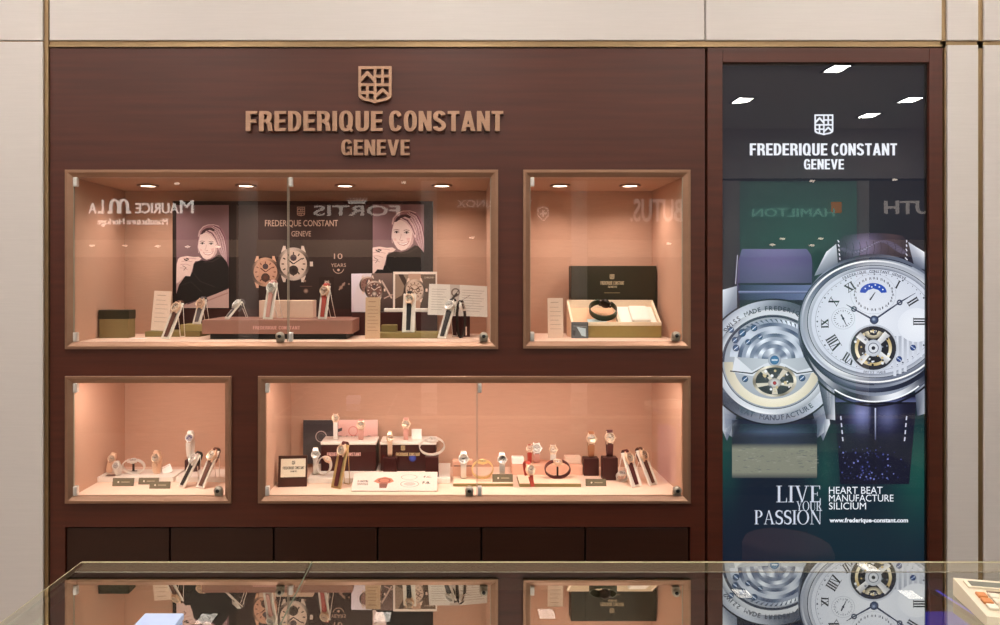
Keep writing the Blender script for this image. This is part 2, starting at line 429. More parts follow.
pane_glass = glass('case_glass', 1.75, (250, 252, 250))
chrome = mat('chrome', (232, 228, 222), rough=.35, metal=.6, var=.03)
gunmetal = mat('gunmetal', (176, 166, 150), rough=.38, metal=.65, var=.05)
black = mat('black_lacquer', (16, 14, 13), rough=.35, var=.1)
lamp_e = emat('ceiling_lamp_glow', (255, 248, 241), 72.0)
spot_e = emat('case_downlight_glow', (255, 226, 200), 9.0)
dot_e = emat('small_downlight_glow', (255, 236, 214), 6.0)
RX0, RX1, RY0 = -5.2, 7.2, -5.0
TOP = 3.0
# ------------------------------------------------------------------ shell
struct(bx('floor', (RX0, RY0 - .3, -.1), (RX1, .6, 0), stone))
struct(bx('ceiling', (RX0, RY0 - .3, TOP), (RX1, .6, TOP + .1), plaster))
struct(bx('wall_side_left', (RX0 - .1, RY0 - .3, 0), (RX0, .6, TOP), beige))
struct(bx('wall_side_right', (RX1, RY0 - .3, 0), (RX1 + .1, .6, TOP), beige))
struct(bx('wall_front', (RX0, RY0 - .3, 0), (RX1, RY0 - .12, TOP), beige))
struct(bx('wall_core', (RX0, .42, 0), (RX1, .6, TOP), plaster))
# panelled wall around the woodwork: cream panels with brass joints between them
Z42, Z48 = PZ(42), PZ(48)
def panel(name, x0, x1, z0, z1): return struct(bx(name, (x0, -.004, z0), (x1, .42, z1), beige, bev=.002))
panel('wall_left', PX(-560), PX(43.5), 0, Z42)
for i, (a, b) in enumerate(((-560, 43.5), (50, 704), (705.5, 941), (946.5, 977.5), (983.5, 1400))):
    panel('wall_upper' + ('' if not i else '_%d' % i), PX(a), PX(b), Z42 + .004, TOP)
panel('wall_right', PX(946.5), PX(977.5), 0, Z48 + .008)
panel('wall_right_end', PX(983.5), PX(1400), 0, Z48 + .008)
struct(MB().box((PX(43.5), .004, 0), (PX(50), .03, TOP)).box((PX(47.2), -.006, 0), (PX(49.4), .004, TOP)).build('trim_1', brass))
struct(MB().box((PX(-560), .003, Z48), (PX(1400), .03, Z42 + .004)).box((PX(50), -.006, Z48 + .002), (PX(941), .004, Z48 + .008)).build('trim_2', brass))
struct(MB().box((PX(941), .003, 0), (PX(946.5), .03, TOP)).box((PX(943.2), -.006, 0), (PX(944.6), .004, Z48)).build('trim_3', brass))
struct(bx('trim_4', (PX(977.5), .003, 0), (PX(983.5), .03, TOP), brass))
# dark wood wall with four openings for the display cases and one for the base cabinet
CASES = {1: (66, 170, 498, 349), 2: (523, 170, 690, 348.5), 3: (66, 376, 232, 503), 4: (258.5, 376, 690, 503)}
BASE = (65, 527, 690.5, 776)
def grid_wall(name, x0, y0, x1, y1, holes, m, yb=.36):
    xs = sorted({x0, x1} | {h[0] for h in holes} | {h[2] for h in holes}); ys = sorted({y0, y1} | {h[1] for h in holes} | {h[3] for h in holes})
    xs = [x for x in xs if x0 <= x <= x1]; ys = [y for y in ys if y0 <= y <= y1]
    solid = lambda i, j: 0 <= i < len(xs) - 1 and 0 <= j < len(ys) - 1 and not any(h[0] < (xs[i] + xs[i + 1]) / 2 < h[2] and h[1] < (ys[j] + ys[j + 1]) / 2 < h[3] for h in holes)
    mb = MB()
    for i in range(len(xs) - 1):
        for j in range(len(ys) - 1):
            if not solid(i, j): continue
            a, b, c, d = PX(xs[i]), PX(xs[i + 1]), PZ(ys[j + 1]), PZ(ys[j])
            mb.add([(a, 0, c), (b, 0, c), (b, 0, d), (a, 0, d)], [(0, 1, 2, 3)])
            for (di, dj), q in (((-1, 0), ((a, 0, c), (a, 0, d), (a, yb, d), (a, yb, c))), ((1, 0), ((b, 0, d), (b, 0, c), (b, yb, c), (b, yb, d))),
                                ((0, 1), ((b, 0, c), (a, 0, c), (a, yb, c), (b, yb, c))), ((0, -1), ((a, 0, d), (b, 0, d), (b, yb, d), (a, yb, d)))):
                if not solid(i + di, j + dj): mb.add(q, [(0, 1, 2, 3)])
    return mb.build(name, m, recalc=False)
struct(grid_wall('wall_back', 50, 48, 705, 781, [tuple(c) for c in CASES.values()] + [BASE], wood))
# base cabinet: plinth and six doors
bc = thing('base_cabinet', 'dark wooden base cabinet with six flush doors below the lit display cases', 'cabinet', (PX((BASE[0] + BASE[2]) / 2), 0, 0))
ox = bc.location.x
bx('carcass', (PX(BASE[0]) - ox, .03, 0), (PX(BASE[2]) - ox, .36, PZ(BASE[1])), black, bc)
for k in range(6):
    a, b = 66.3 + k * 104, 66.3 + (k + 1) * 104 - 1.8
    bx('door', (PX(a) - ox, .004, .07), (PX(b) - ox, .026, PZ(528.6)), wood_door, bc, .0015)
bx('plinth', (PX(BASE[0]) - ox, .02, 0), (PX(BASE[2]) - ox, .03, .064), wood_door, bc)
# ------------------------------------------------------------------ display cases
CASE_DEPTH = .346
CASE_INFO = {
    1: ('long upper display case holding the two portraits of a smiling woman', [148, 246, 345, 442], [73, 288, 491]),
    2: ('short upper display case holding an open cream gift box', [560, 630], [530, 683]),
    3: ('short lower display case at the left, holding watches on white slabs', [128, 188], [73, 226]),
    4: ('long lower display case crowded with watches, small boxes and dark cubes', [315, 420, 525, 630], [265, 477, 684])}
INNER = {}
for n, (x0, y0, x1, y1) in CASES.items():
    lab, spots, panes = CASE_INFO[n]
    X0, X1, Z0, Z1 = PX(x0), PX(x1), PZ(y1), PZ(y0)
    t = thing('display_case', lab, 'display case', ((X0 + X1) / 2, 0, Z0), group='display cases in the wood wall')
    wx = X0 - t.location.x, X1 - t.location.x; H = Z1 - Z0; fw = M(7)
    ix0, ix1, iz0, iz1 = wx[0] + fw, wx[1] - fw, fw, H - fw
    INNER[n] = (t.location.x + ix0, t.location.x + ix1, Z0 + iz0, Z0 + iz1)
    rings = [(0, .012), (0, -.007), (.0012, -.008), (.0085, -.008), (.0095, -.007), (fw, .001), (fw, .012)]
    m = MB(); vs = []
    for q, y in rings: vs += [(wx[0] + q, y, q), (wx[1] - q, y, q), (wx[1] - q, y, H - q), (wx[0] + q, y, H - q)]
    fs = []
    for i in range(len(rings)):
        j = (i + 1) % len(rings)
        for k in range(4): fs.append((i * 4 + k, i * 4 + (k + 1) % 4, j * 4 + (k + 1) % 4, j * 4 + k))
    m.add(vs, fs); m.build('frame', bronze_frame, t)
    cz1 = iz1 + (.0125 if n > 2 else 0)
    e = .008
    bx('back_panel', (ix0 - e, CASE_DEPTH, iz0 - e), (ix1 + e, CASE_DEPTH + .01, cz1 + .002), linen, t)
    for s, a in ((0, ix0), (1, ix1)):
        bx('side_panel', (a - (e if not s else 0), .0125, iz0), (a + (e if s else 0), CASE_DEPTH, cz1), linen, t)
    bx('case_floor', (ix0 - e, .0125, iz0 - e), (ix1 + e, CASE_DEPTH, iz0), linen_floor, t)
    bx('case_ceiling', (ix0 - e, .0125, cz1), (ix1 + e, CASE_DEPTH, cz1 + .006), linen, t)
    lc_ = (1, .78, .705)
    if n in (1, 2):
        for q, sp in enumerate(spots):
            lx = PX(sp, .18) - t.location.x; ly = .18
            d = MB().lathe([(.024, iz1), (.034, iz1 - .001), (.034, iz1 - .005), (.026, iz1 - .006), (.024, iz1 - .002)], 28, c=(lx, ly, 0)).build('downlight', bronze_frame, t)
            MB().lathe([(.0, iz1 - .0035), (.0245, iz1 - .0035), (.0245, iz1 - .001), (0, iz1 - .001)], 24, c=(lx, ly, 0)).build('lens', spot_e, d)
            sl = bpy.data.lights.new('case_spot', 'SPOT'); so = bpy.data.objects.new('case_spot', sl); COL.objects.link(so); so.parent = t
            so.location = (lx, ly, iz1 - .012); sl.spot_size = math.radians(150); sl.spot_blend = .9; sl.shadow_soft_size = .02
            sl.color = lc_; sl.energy = 4.0
    # light strip tucked behind the top of the frame
    else:
        st_ = MB().box((ix0 + .03, .016, cz1 - .007), (ix1 - .03, .034, cz1 - .0005), .001).build('light_strip', bronze_frame, t)
        MB().box((ix0 + .032, .018, cz1 - .0085), (ix1 - .032, .032, cz1 - .0068)).build('strip_diffuser', spot_e, st_)
        al = bpy.data.lights.new('case_strip', 'AREA'); ao = bpy.data.objects.new('case_strip', al); COL.objects.link(ao); ao.parent = t
        al.shape = 'RECTANGLE'; al.size = ix1 - ix0 - .12; al.size_y = .012; al.color = lc_; al.energy = {3: 2.0, 4: 5.2}[n]
        ao.location = ((ix0 + ix1) / 2, .025, cz1 - .0095); ao.rotation_euler = (math.radians(24), 0, 0)
    ps = panes
    for q in range(len(ps) - 1):
        a = PX(ps[q]) - t.location.x + (.0012 if q else 0); b = PX(ps[q + 1]) - t.location.x - (.0012 if q < len(ps) - 2 else 0)
        g = bx('glass_door', (a, .002, iz0 + .001), (b, .008, iz1 - .001), pane_glass, t)
        hx = a if n in (1, 2, 3, 4) else b
        for ex in (a, b - .0014): bx('pane_edge', (ex, .0016, iz0 + .001), (ex + .0014, .0084, iz1 - .001), pane_edge_m, g)
        for z in (iz0 + .001, iz1 - .029):
            MB().box((a + .001, -.004, z), (a + .013, .012, z + .028), .002).box((a + .003, -.006, z + .004), (a + .011, -.003, z + .024), .001).build('hinge', chrome, g)
        lx, lz = b - .022, iz0 + .014
        lk = MB().box((lx - .012, -.006, iz0 + .001), (lx + .012, .012, lz + .002), .003).lathe([(.0125, .002), (.0125, -.009), (.009, -.012), (.0, -.012)], 24, axis='Y', c=(lx, 0, lz + .004)).build('lock', gunmetal, g)
        MB().lathe([(.0055, -.0118), (.0055, -.0135), (.0, -.0135)], 16, axis='Y', c=(lx, 0, lz + .004)).build('key_cylinder', black, g)
# ------------------------------------------------------------------ raised lettering on the wood
def shield_polys(cx, cy, wd, h):
    """quartered shield: outline bars, two chevron quarters and two grid quarters; polygons in picture coordinates (y down)"""
    x0, x1, y0, y1 = cx - wd / 2, cx + wd / 2, cy - h / 2, cy + h / 2; b = wd * .085
    outer = [(x0, y0), (x1, y0), (x1, y0 + h * .78)] + [(cx + wd / 2 * math.cos(a) ** .8, y0 + h * .78 + h * .18 * math.sin(a)) for a in [.25, .5, .8, 1.1, 1.35]] + [(cx, y1)] + \
            [(cx - wd / 2 * math.cos(a) ** .8, y0 + h * .78 + h * .18 * math.sin(a)) for a in [1.35, 1.1, .8, .5, .25]] + [(x0, y0 + h * .78)]
    inn = [(cx + (p[0] - cx) * (1 - 2 * b / wd), cy + (p[1] - cy) * (1 - 2 * b / h)) for p in outer]
    ps = [[outer[i - 1], outer[i], inn[i], inn[i - 1]] for i in range(len(outer))]
    my = y0 + h * .5
    ps += [[(cx - b / 2, y0), (cx + b / 2, y0), (cx + b / 2, y1 - b), (cx - b / 2, y1 - b)], [(x0, my - b / 2), (x1, my - b / 2), (x1, my + b / 2), (x0, my + b / 2)]]
    for qx0, qx1, qy0, qy1, ch in ((x0 + b, cx - b / 2, y0 + b, my - b / 2, 1), (cx + b / 2, x1 - b, my + b / 2, y1 - b * 1.6, 1), (cx + b / 2, x1 - b, y0 + b, my - b / 2, 0), (x0 + b, cx - b / 2, my + b / 2, y1 - b * 1.6, 0)):
        mx = (qx0 + qx1) / 2; hh = qy1 - qy0
        if ch:
            ps += [[(qx0, qy0 + hh * .55), (mx, qy0 + hh * .1), (mx, qy0 + hh * .45), (qx0, qy0 + hh * .9)], [(mx, qy0 + hh * .1), (qx1, qy0 + hh * .55), (qx1, qy0 + hh * .9), (mx, qy0 + hh * .45)]]
        else:
            my2 = (qy0 + qy1) / 2
            ps += [[(mx - b / 2, qy0), (mx + b / 2, qy0), (mx + b / 2, qy1), (mx - b / 2, qy1)], [(qx0, my2 - b / 2), (qx1, my2 - b / 2), (qx1, my2 + b / 2), (qx0, my2 + b / 2)]]
    return ps
sg = thing('raised_sign', 'raised bronze shield and bronze lettering on the dark wood above the long case', 'sign', P(375, 112, -.001))
so_ = sg.location
mb = MB()
for k, q in enumerate(shield_polys(375.5, 86, 33, 37)):
    mb.prism([(PX(p[0]) - so_.x, PZ(p[1]) - so_.z) for p in q], -.013 - .00006 * k, .001)
mb.build('emblem', letter_bronze, sg)
def raised_word(s, x0, x1, y0, y1, depth=.013):
    """every letter its own raised solid; the word spans x0..x1, y0..y1 in wall pixels"""
    ws, ls = grot_word(s)
    for ps in ls:
        m = MB()
        for k, q in enumerate(ps):
            m.prism([(PX(x0 + p[0] / ws * (x1 - x0)) - so_.x, PZ(y1 - p[1] * (y1 - y0)) - so_.z) for p in q], -depth - .00012 * k, .001)
        m.build('letter', letter_bronze, sg)
raised_word('FREDERIQUE', 247, 383, 112, 132)
raised_word('CONSTANT', 389.5, 503, 112, 132)
raised_word('GENEVE', 342, 410, 140.5, 156)
# ------------------------------------------------------------------ back-lit poster in its wooden frame
lb = thing('lightbox_poster', 'tall back-lit poster of two huge silver watches in a dark wooden frame', 'poster', (PX(825), 0, 0))
lx = lb.location.x
fr = MB()
def bar(x0, y0, x1, y1): fr.box((PX(x0) - lx, -.006, PZ(y1)), (PX(x1) - lx, .05, PZ(y0)), .0015)
bar(707, 48.5, 722, 776); bar(928, 48.5, 941.5, 776); bar(722, 48.5, 928, 63); bar(722, 700, 928, 776)
fr.build('frame', wood, lb)
bx('light_box', (PX(706) - lx, .05, .02), (PX(941) - lx, .2, PZ(49)), black, lb)
MB().box((PX(721) - lx, .004, PZ(701)), (PX(723.2) - lx, .03, PZ(62))).box((PX(926.8) - lx, .004, PZ(701)), (PX(929) - lx, .03, PZ(62))).box((PX(723) - lx, .004, PZ(64.2)), (PX(927) - lx, .03, PZ(62))).build('inner_trim', black, lb)
A = Art((722, 63, 928, 700))
def mixc(a, b, t): t = max(0, min(1, t)); return tuple(a[i] + (b[i] - a[i]) * t for i in range(3))
def bgc(u, v):
    x, y = 722 + u * 206, 63 + v * 637
    c = mixc((20, 22, 34), (14, 26, 44), v * 1.2)
    g = lambda cx, cy, sx, sy: math.exp(-((x - cx) / sx) ** 2 - ((y - cy) / sy) ** 2)
    c = mixc(c, (22, 92, 76), .75 * g(918, 470, 30, 60)); c = mixc(c, (24, 86, 74), .7 * g(826, 470, 16, 40)); c = mixc(c, (20, 84, 70), .7 * g(725, 455, 14, 50))
    c = mixc(c, (20, 78, 66), .55 * g(800, 250, 60, 60)); c = mixc(c, (12, 50, 56), .5 * g(850, 540, 80, 60))
    return c
A.grid(722, 63, 928, 700, 20, 50, bgc)
def steel(ph=0, lo=(52, 60, 78), hi=(236, 242, 250), k=2):
    """brushed metal tone turning with the angle, as printed"""
    def f(a):
        t = .5 + .33 * math.cos(k * (a - ph)) + .17 * math.cos((2 * k + 1) * (a - ph) + 1.0)
        return mixc(lo, hi, max(0, min(1, t)))
    return f
def S(x, y): return (720 + x / 3.674, 230 + y / 3.674)        # close-up coordinates of the upper half
def S2(x, y): return (720 + x / 4.167, 330 + y / 4.167)       # close-up coordinates of the lower half
# ---- left watch, seen from the back
A.up()
lc = (773.0, 362.0)
A.grid(737, 249, 812, 303, 14, 14, lambda u, v: mixc(mixc((84, 78, 122), (122, 112, 158), math.sin(PI * u) * .7), (24, 28, 48), 1 if v > .72 else (v * .5)))
A.up()
A.poly([(736, 303), (738, 262), (742, 249), (736, 248), (730, 300)], (14, 22, 40))
A.rect(738.5, 284, 811, 300, (36, 44, 74), (96, 110, 152), (88, 100, 140), (30, 38, 66)); A.up()
A.rect(738.5, 291, 811, 293.5, (140, 150, 188), (52, 60, 96)); A.poly([(737, 248), (743, 248), (739, 254), (737, 262)], (18, 30, 44)); A.poly([(806, 248), (813, 248), (813, 266), (811, 255)], (18, 46, 48)); A.rect(738, 283, 811, 285, (18, 22, 40))
A.line([(737.5, 255), (735.5, 284)], .9, (170, 170, 190)); A.line([(812.5, 262), (814, 290)], .9, (40, 44, 70))
for sx in (-1, 1):
    c = lc[0] + 2
    A.poly([(c + sx * 38, 286), (c + sx * 53, 290), (c + sx * 56, 330), (c + sx * 38, 320)], None, [(150, 158, 172), (226, 232, 240), (110, 120, 140), (60, 70, 92)])
    A.poly([(c + sx * 34, 404), (c + sx * 52, 396), (c + sx * 55, 424), (c + sx * 48, 441), (c + sx * 37, 436)][:4], None, [(70, 80, 100), (170, 178, 192), (232, 238, 244), (96, 104, 124)])
    A.poly([(c + sx * 36, 420), (c + sx * 52, 412), (c + sx * 52, 430), (c + sx * 42, 438)], None, [(30, 36, 52), (130, 140, 160), (220, 226, 234), (70, 80, 100)])
A.grid(732, 420, 817, 478, 12, 10, lambda u, v: mixc(mixc((22, 30, 48), (70, 82, 112), math.sin(PI * u) * (1 if .15 < v < .3 else .35)), (128, 130, 116), 1 if v > .4 else 0) if v < .92 else (60, 66, 70))
A.up()
rng = random.Random(4)
for k in range(90):
    x, y = rng.uniform(734, 815), rng.uniform(446, 472)
    A.line([(x, y), (x + rng.uniform(1, 5), y + rng.uniform(-.5, .5))], .5, rng.choice([(150, 152, 140), (108, 112, 104), (90, 98, 98)]))
A.up()
A.ring(*lc, 56, 68, steel(.6), steel(.9, (40, 48, 66), (200, 208, 222)), 90, sy=.92)
A.ring(*lc, 67.2, 69, (24, 30, 44), (16, 22, 36), 90, sy=.92); A.up()
A.ring(*lc, 51, 57, (206, 212, 220), steel(2.0, (120, 128, 142), (246, 248, 252)), 90, sy=.92); A.ring(*lc, 50.4, 51.4, (60, 68, 84), n=80, sy=.92)
A.up()
A.arctext('SWISS MADE', *lc, 58.5, 6.4, 236, (40, 48, 64), .92); A.arctext('FREDERIQUE CONSTANT', *lc, 58.5, 6.4, 304, (40, 48, 64), .92)
A.arctext('HEART BEAT MANUFACTURE', *lc, 60.5, 7.2, 103, (66, 74, 92), .92, inward=True)
A.disc(*lc, 50.5, (196, 204, 212), (150, 158, 170), 60, sy=.92); A.up()
A.ring(*lc, 40, 49, lambda a: mixc((176, 166, 140), (238, 232, 214), .5 + .5 * math.sin(a)), lambda a: mixc((120, 118, 112), (230, 222, 196), .5 + .5 * math.sin(a)), 80, 0, 180, sy=.92); A.up()
rc = (774.5, 359.5)
A.ring(lc[0], lc[1], 48.6, 50.4, (46, 54, 74), n=80, a0=180, a1=360, sy=.92); A.up()
for i, r in enumerate((45, 41, 37, 33, 29, 25, 21, 17, 13)):
    A.ring(rc[0], rc[1], 0, r, steel(.3 + i * .5, (84, 98, 126), (250, 253, 255), 2), steel(.8 + i * .7, (60, 74, 104), (236, 244, 254), 3), 56, 184, 356, sy=.9); A.up()
for k in range(16):
    a = math.radians(222 + k * 6.2)
    A.poly([(lc[0] + 47 * math.cos(a), lc[1] - 1 + 42 * math.sin(a)), (lc[0] + 47 * math.cos(a + .05), lc[1] - 1 + 42 * math.sin(a + .05)), (lc[0] + 43 * math.cos(a + .1), lc[1] - 1 + 38 * math.sin(a + .1))], (74, 84, 104))
A.poly([(735, 356), (752, 371), (764, 364), (774, 361), (785, 364), (798, 371), (816, 366), (816, 372), (796, 376), (774, 369), (752, 376), (732, 372)], (214, 220, 228)); A.up()
A.line([(730, 371), (752, 373.5), (764, 367)], 1.2, (30, 34, 46)); A.line([(815, 371), (797, 373.5), (785, 367)], 1.2, (30, 34, 46))
for x, y, r in ((742, 333, 4), (748, 342, 3), (735, 340, 3.2), (736, 348, 3.5), (731, 330, 3), (754, 328, 3.4), (760, 337, 2.6), (745, 379, 3.2), (802, 378, 3.4)):
    A.disc(x, y, r, (70, 110, 160), (30, 46, 74), 14); A.line([(x - r * .6, y + r * .5), (x + r * .6, y - r * .5)], .7, (220, 232, 244))
A.disc(rc[0], rc[1] + .5, 6.6, (220, 228, 236), (150, 160, 176), 24); A.up(); A.disc(rc[0], rc[1] + .5, 4.6, (86, 140, 178), (44, 92, 138), 20); A.up(); A.line([(771.5, 360), (777.5, 360)], 1.1, (226, 236, 244))
wc = (774.5, 383)
A.disc(wc[0], wc[1] - 2, 22, (64, 66, 72), (40, 42, 50), 36, sy=.68); A.up()
A.ring(wc[0], wc[1] - 2, 19, 22, steel(0, (120, 112, 96), (244, 238, 220), 3), None, 48, sy=.72); A.up()
for k in range(5):
    a = k * 2 * PI / 5 + .3
    A.poly([(wc[0] + 3 * math.cos(a - .5), wc[1] + 2 * math.sin(a - .5)), (wc[0] + 19 * math.cos(a - .16), wc[1] - 2 + 13.4 * math.sin(a - .16)), (wc[0] + 19 * math.cos(a + .16), wc[1] - 2 + 13.4 * math.sin(a + .16)), (wc[0] + 3 * math.cos(a + .5), wc[1] + 2 * math.sin(a + .5))], (206, 200, 184))
A.up(); A.disc(*wc, 6.5, (236, 238, 240), (150, 146, 140), 20, sy=.75); A.up(); A.disc(*wc, 2, (188, 60, 70), (120, 40, 50), 12)
for k in range(26):
    a, r = rng.uniform(0, 2 * PI), rng.uniform(7, 17)
    x, y = wc[0] + r * math.cos(a), wc[1] - 2 + .68 * r * math.sin(a)
    A.disc(x, y, rng.uniform(.6, 1.7), rng.choice([(236, 238, 240), (24, 26, 32), (200, 184, 140), (90, 98, 112)]), None, 8)
A.up(3)
# ---- right watch, seen from the front
rcx, rcy = 874.0, 321.5
def strap_top(u, v):
    base = mixc((30, 28, 44), (120, 110, 140), math.exp(-((u - .38) / .22) ** 2) * (.4 + .6 * math.sin(PI * min(1, v * 1.3))))
    base = mixc(base, (92, 66, 66), .6 * math.exp(-((u - .75) / .15) ** 2) * (1 - v)); return base
for i in range(16):
    for j in range(9):
        q = []
        for (a, b) in ((i, j), (i + 1, j), (i + 1, j + 1), (i, j + 1)):
            u, v = a / 16, b / 9; tp = 233 + 5 * (2 * u - 1) ** 2 + (4 if u > .9 or u < .1 else 0)
            q.append((834 + u * 78 + (u - .5) * 2 * v, tp + v * (268 - tp)))
        A.poly(q, None, [strap_top(a / 16, b / 9) for (a, b) in ((i, j), (i + 1, j), (i + 1, j + 1), (i, j + 1))])
A.up()
for x0 in (839, 906.5):
    for k in range(5): A.line([(x0 + (k * .5 if x0 < 870 else -k * .4) - 1.5 + (1.5 if x0 > 870 else 0), 240 + k * 4.4), (x0 + k * .2, 242.4 + k * 4.4)], 1.0, (232, 232, 244))
for k in range(26):
    u = k / 25; x = 843 + 60 * u; y = 249 + 5 * math.sin(7 * u) - 3 * math.sin(PI * u)
    A.disc(x, y, 3.2 + 1.4 * math.sin(9 * u), mixc((66, 62, 86), (178, 172, 200), .25 + .6 * math.exp(-((u - .4) / .25) ** 2)), mixc((40, 38, 58), (96, 90, 118), .5), 12, .5)
for k in range(9): A.line([(845 + 7 * k, 241 + abs(k - 4) * .5), (846.5 + 7 * k, 247), (845 + 7 * k, 256)], .5, (30, 28, 44))
# lower strap
def strap_low(u, v):
    e = math.exp(-((u - .33) / .15) ** 2 - ((v - .22) / .17) ** 2) + .7 * math.exp(-((u - .66) / .13) ** 2 - ((v - .24) / .16) ** 2)
    c = mixc((18, 20, 42), (142, 150, 206), .85 * e); c = mixc(c, (14, 16, 36), max(0, v - .45) * 1.3)
    if abs(u - .5) < .05: c = mixc(c, (14, 16, 32), .6)
    return c
A.up()
for i in range(20):
    for j in range(14):
        q = []
        for (a, b) in ((i, j), (i + 1, j), (i + 1, j + 1), (i, j + 1)):
            u, v = a / 20, b / 14; q.append((834 + 83 * u + v * (6 - 14 * u), 394 + v * 90))
        A.poly(q, None, [strap_low(a / 20, b / 14) for (a, b) in ((i, j), (i + 1, j), (i + 1, j + 1), (i, j + 1))])
A.up()
A.rect(835, 397, 916, 402, (34, 38, 66), (84, 92, 134)); A.rect(835, 402, 916, 404, (12, 14, 28)); A.rect(874.5, 408, 875.8, 440, (196, 202, 232), (60, 66, 100))
for x0, dx in ((840.5, .6), (906.5, -.6)):
    for k in range(4): A.line([(x0 + dx * k, 416 + 7 * k), (x0 + dx * (k + .8), 420 + 7 * k)], 1.3, (208, 210, 226))
for k in range(120):
    x, y = rng.gauss(868, 22), rng.uniform(446, 480)
    if 838 < x < 910: A.disc(x, y, rng.uniform(.3, 1.1), rng.choice([(44, 50, 104), (74, 84, 160), (26, 28, 58), (120, 130, 200)]), None, 6)
A.up()
# lugs and case body
A.poly([(836, 244), (826, 252), (814, 276), (838, 268)], None, [(200, 206, 216), (236, 240, 246), (120, 128, 146), (70, 78, 98)])
A.poly([(908, 242), (924, 252), (930, 272), (914, 266)], None, [(190, 196, 210), (236, 240, 246), (110, 118, 138), (70, 78, 98)])
A.poly([(816, 372), (834, 386), (835, 420), (826, 419)], None, [(60, 68, 88), (150, 158, 174), (214, 220, 230), (40, 48, 66)])
A.poly([(826, 378), (831, 382), (831, 414), (827, 412)], None, [(220, 226, 236), (236, 240, 246), (120, 128, 144), (84, 92, 110)])
A.poly([(914, 384), (930, 372), (930, 412), (917, 416)], None, [(90, 98, 118), (180, 188, 202), (214, 220, 230), (60, 68, 88)])
A.up()
A.ring(rcx + .5, rcy + 6, 60, 77, steel(1.0, (36, 44, 62), (190, 198, 214), 2), steel(1.5, (26, 32, 50), (160, 170, 190), 3), 100, sy=.955); A.up()
A.ring(rcx, rcy + 11, 66, 71, lambda a: mixc((20, 26, 42), (240, 244, 250), max(0, math.sin(a)) ** .6 * (.55 + .45 * math.cos(5 * a))), None, 100, 20, 160, sy=.96); A.up()
A.ring(rcx, rcy + 3.5, 70, 75, lambda a: mixc((18, 24, 40), (90, 100, 124), .5 + .5 * math.cos(3 * a + .4)), lambda a: (30, 38, 58), 80, 25, 200, sy=.9); A.up()
A.ring(rcx, rcy + 13.5, 68.5, 70, (246, 250, 255), n=60, a0=50, a1=125, sy=.96); A.ring(rcx, rcy + 15, 72, 74, (12, 16, 30), n=60, a0=40, a1=140, sy=.95); A.up()
A.ring(rcx, rcy, 66, 75.5, steel(2.3, (70, 80, 104), (252, 254, 255), 2), steel(2.7, (26, 34, 54), (206, 216, 232), 2), 110, sy=.84); A.up()
A.ring(rcx, rcy, 71, 73, lambda a: mixc((150, 158, 176), (255, 255, 255), .5 + .5 * math.cos(2 * a - 2.4)), None, 100, sy=.84); A.up()
A.ring(rcx, rcy, 66.2, 67.2, (40, 48, 70), n=90, sy=.84); A.ring(rcx, rcy, 74.6, 75.8, (30, 38, 58), n=90, a0=90, a1=300, sy=.84); A.up()
A.ring(rcx, rcy, 62, 66.4, steel(.4, (70, 78, 98), (196, 204, 218), 2), lambda a: (190, 196, 208), 100, sy=.84); A.up()
A.disc(rcx, rcy, 63, (228, 233, 242), (206, 212, 226), 80, sy=.83); A.up()
A.ring(rcx, rcy, 58.6, 59.1, (150, 156, 172), n=90, sy=.83)
for k in range(60):
    a = 2 * PI * k / 60; A.disc(rcx + 57 * math.cos(a), rcy + .83 * 57 * math.sin(a), .55 if k % 5 else .95, (60, 66, 84), None, 6)
A.arctext('FREDERIQUE CONSTANT GENEVE', rcx, rcy, 60.5, 3.6, 270, (60, 66, 84), .83)
# rightmost guilloche with stripes, then the white sub-dial over it
for k in range(7):
    A.rect(893 + k * 5.2, 336, 896 + k * 5.2, 372 - k * 2.2 + (4 if k < 3 else -4), (168, 174, 188), (214, 220, 232))
A.up()
A.disc(916, 325, 18.5, (236, 240, 247), (226, 231, 241), 40, sy=.92); A.up()
for x, y in ((912.7, 347.6), (898.8, 359)):
    A.disc(x, y, 3, (60, 96, 168), (30, 50, 100), 14); A.up(); A.line([(x - 2, y - 1.5), (x + 2, y + 1.5)], .8, (200, 214, 240)); A.line([(x - 2, y + 1.5), (x + 2, y - 1.5)], .5, (24, 36, 70))
# moon phase with its date ring
mc = (873.0, 294.0)
A.ring(*mc, 22.4, 22.8, (180, 186, 198), n=50, sy=.88)
for k in range(31):
    a = 2 * PI * k / 31 - PI / 2; x, y = mc[0] + 19 * math.cos(a), mc[1] + .9 * 17.5 * math.sin(a)
    A.line([(x, y - 1.2), (x + .15, y + 1.2)], 1.0 if k % 2 else .55, (66, 70, 84))
    if k % 2 == 0: A.line([(x + 1.0, y - 1.2), (x + 1.6, y + 1.1)], .6, (66, 70, 84))
A.poly([(mc[0] + 13.4 * math.cos(math.radians(t)), mc[1] - 1.5 + 9.5 * math.sin(math.radians(t))) for t in range(180, 361, 10)] + [(mc[0] + 8, mc[1] - 1), (mc[0] + 5, mc[1] - 4), (mc[0], mc[1] - 5.5), (mc[0] - 5, mc[1] - 4), (mc[0] - 8, mc[1] - 1)], (38, 78, 176)); A.up()
for x, y in ((-8, -5.5), (-4, -8), (2, -9), (6, -7), (9.5, -4.5), (-1.5, -7)): A.disc(mc[0] + x, mc[1] + y, .75, (240, 244, 252), None, 8)
A.line([(mc[0] - 3.4, mc[1] + 6), (mc[0] + 2, mc[1] - 2)], 1.6, (28, 32, 44), .6)
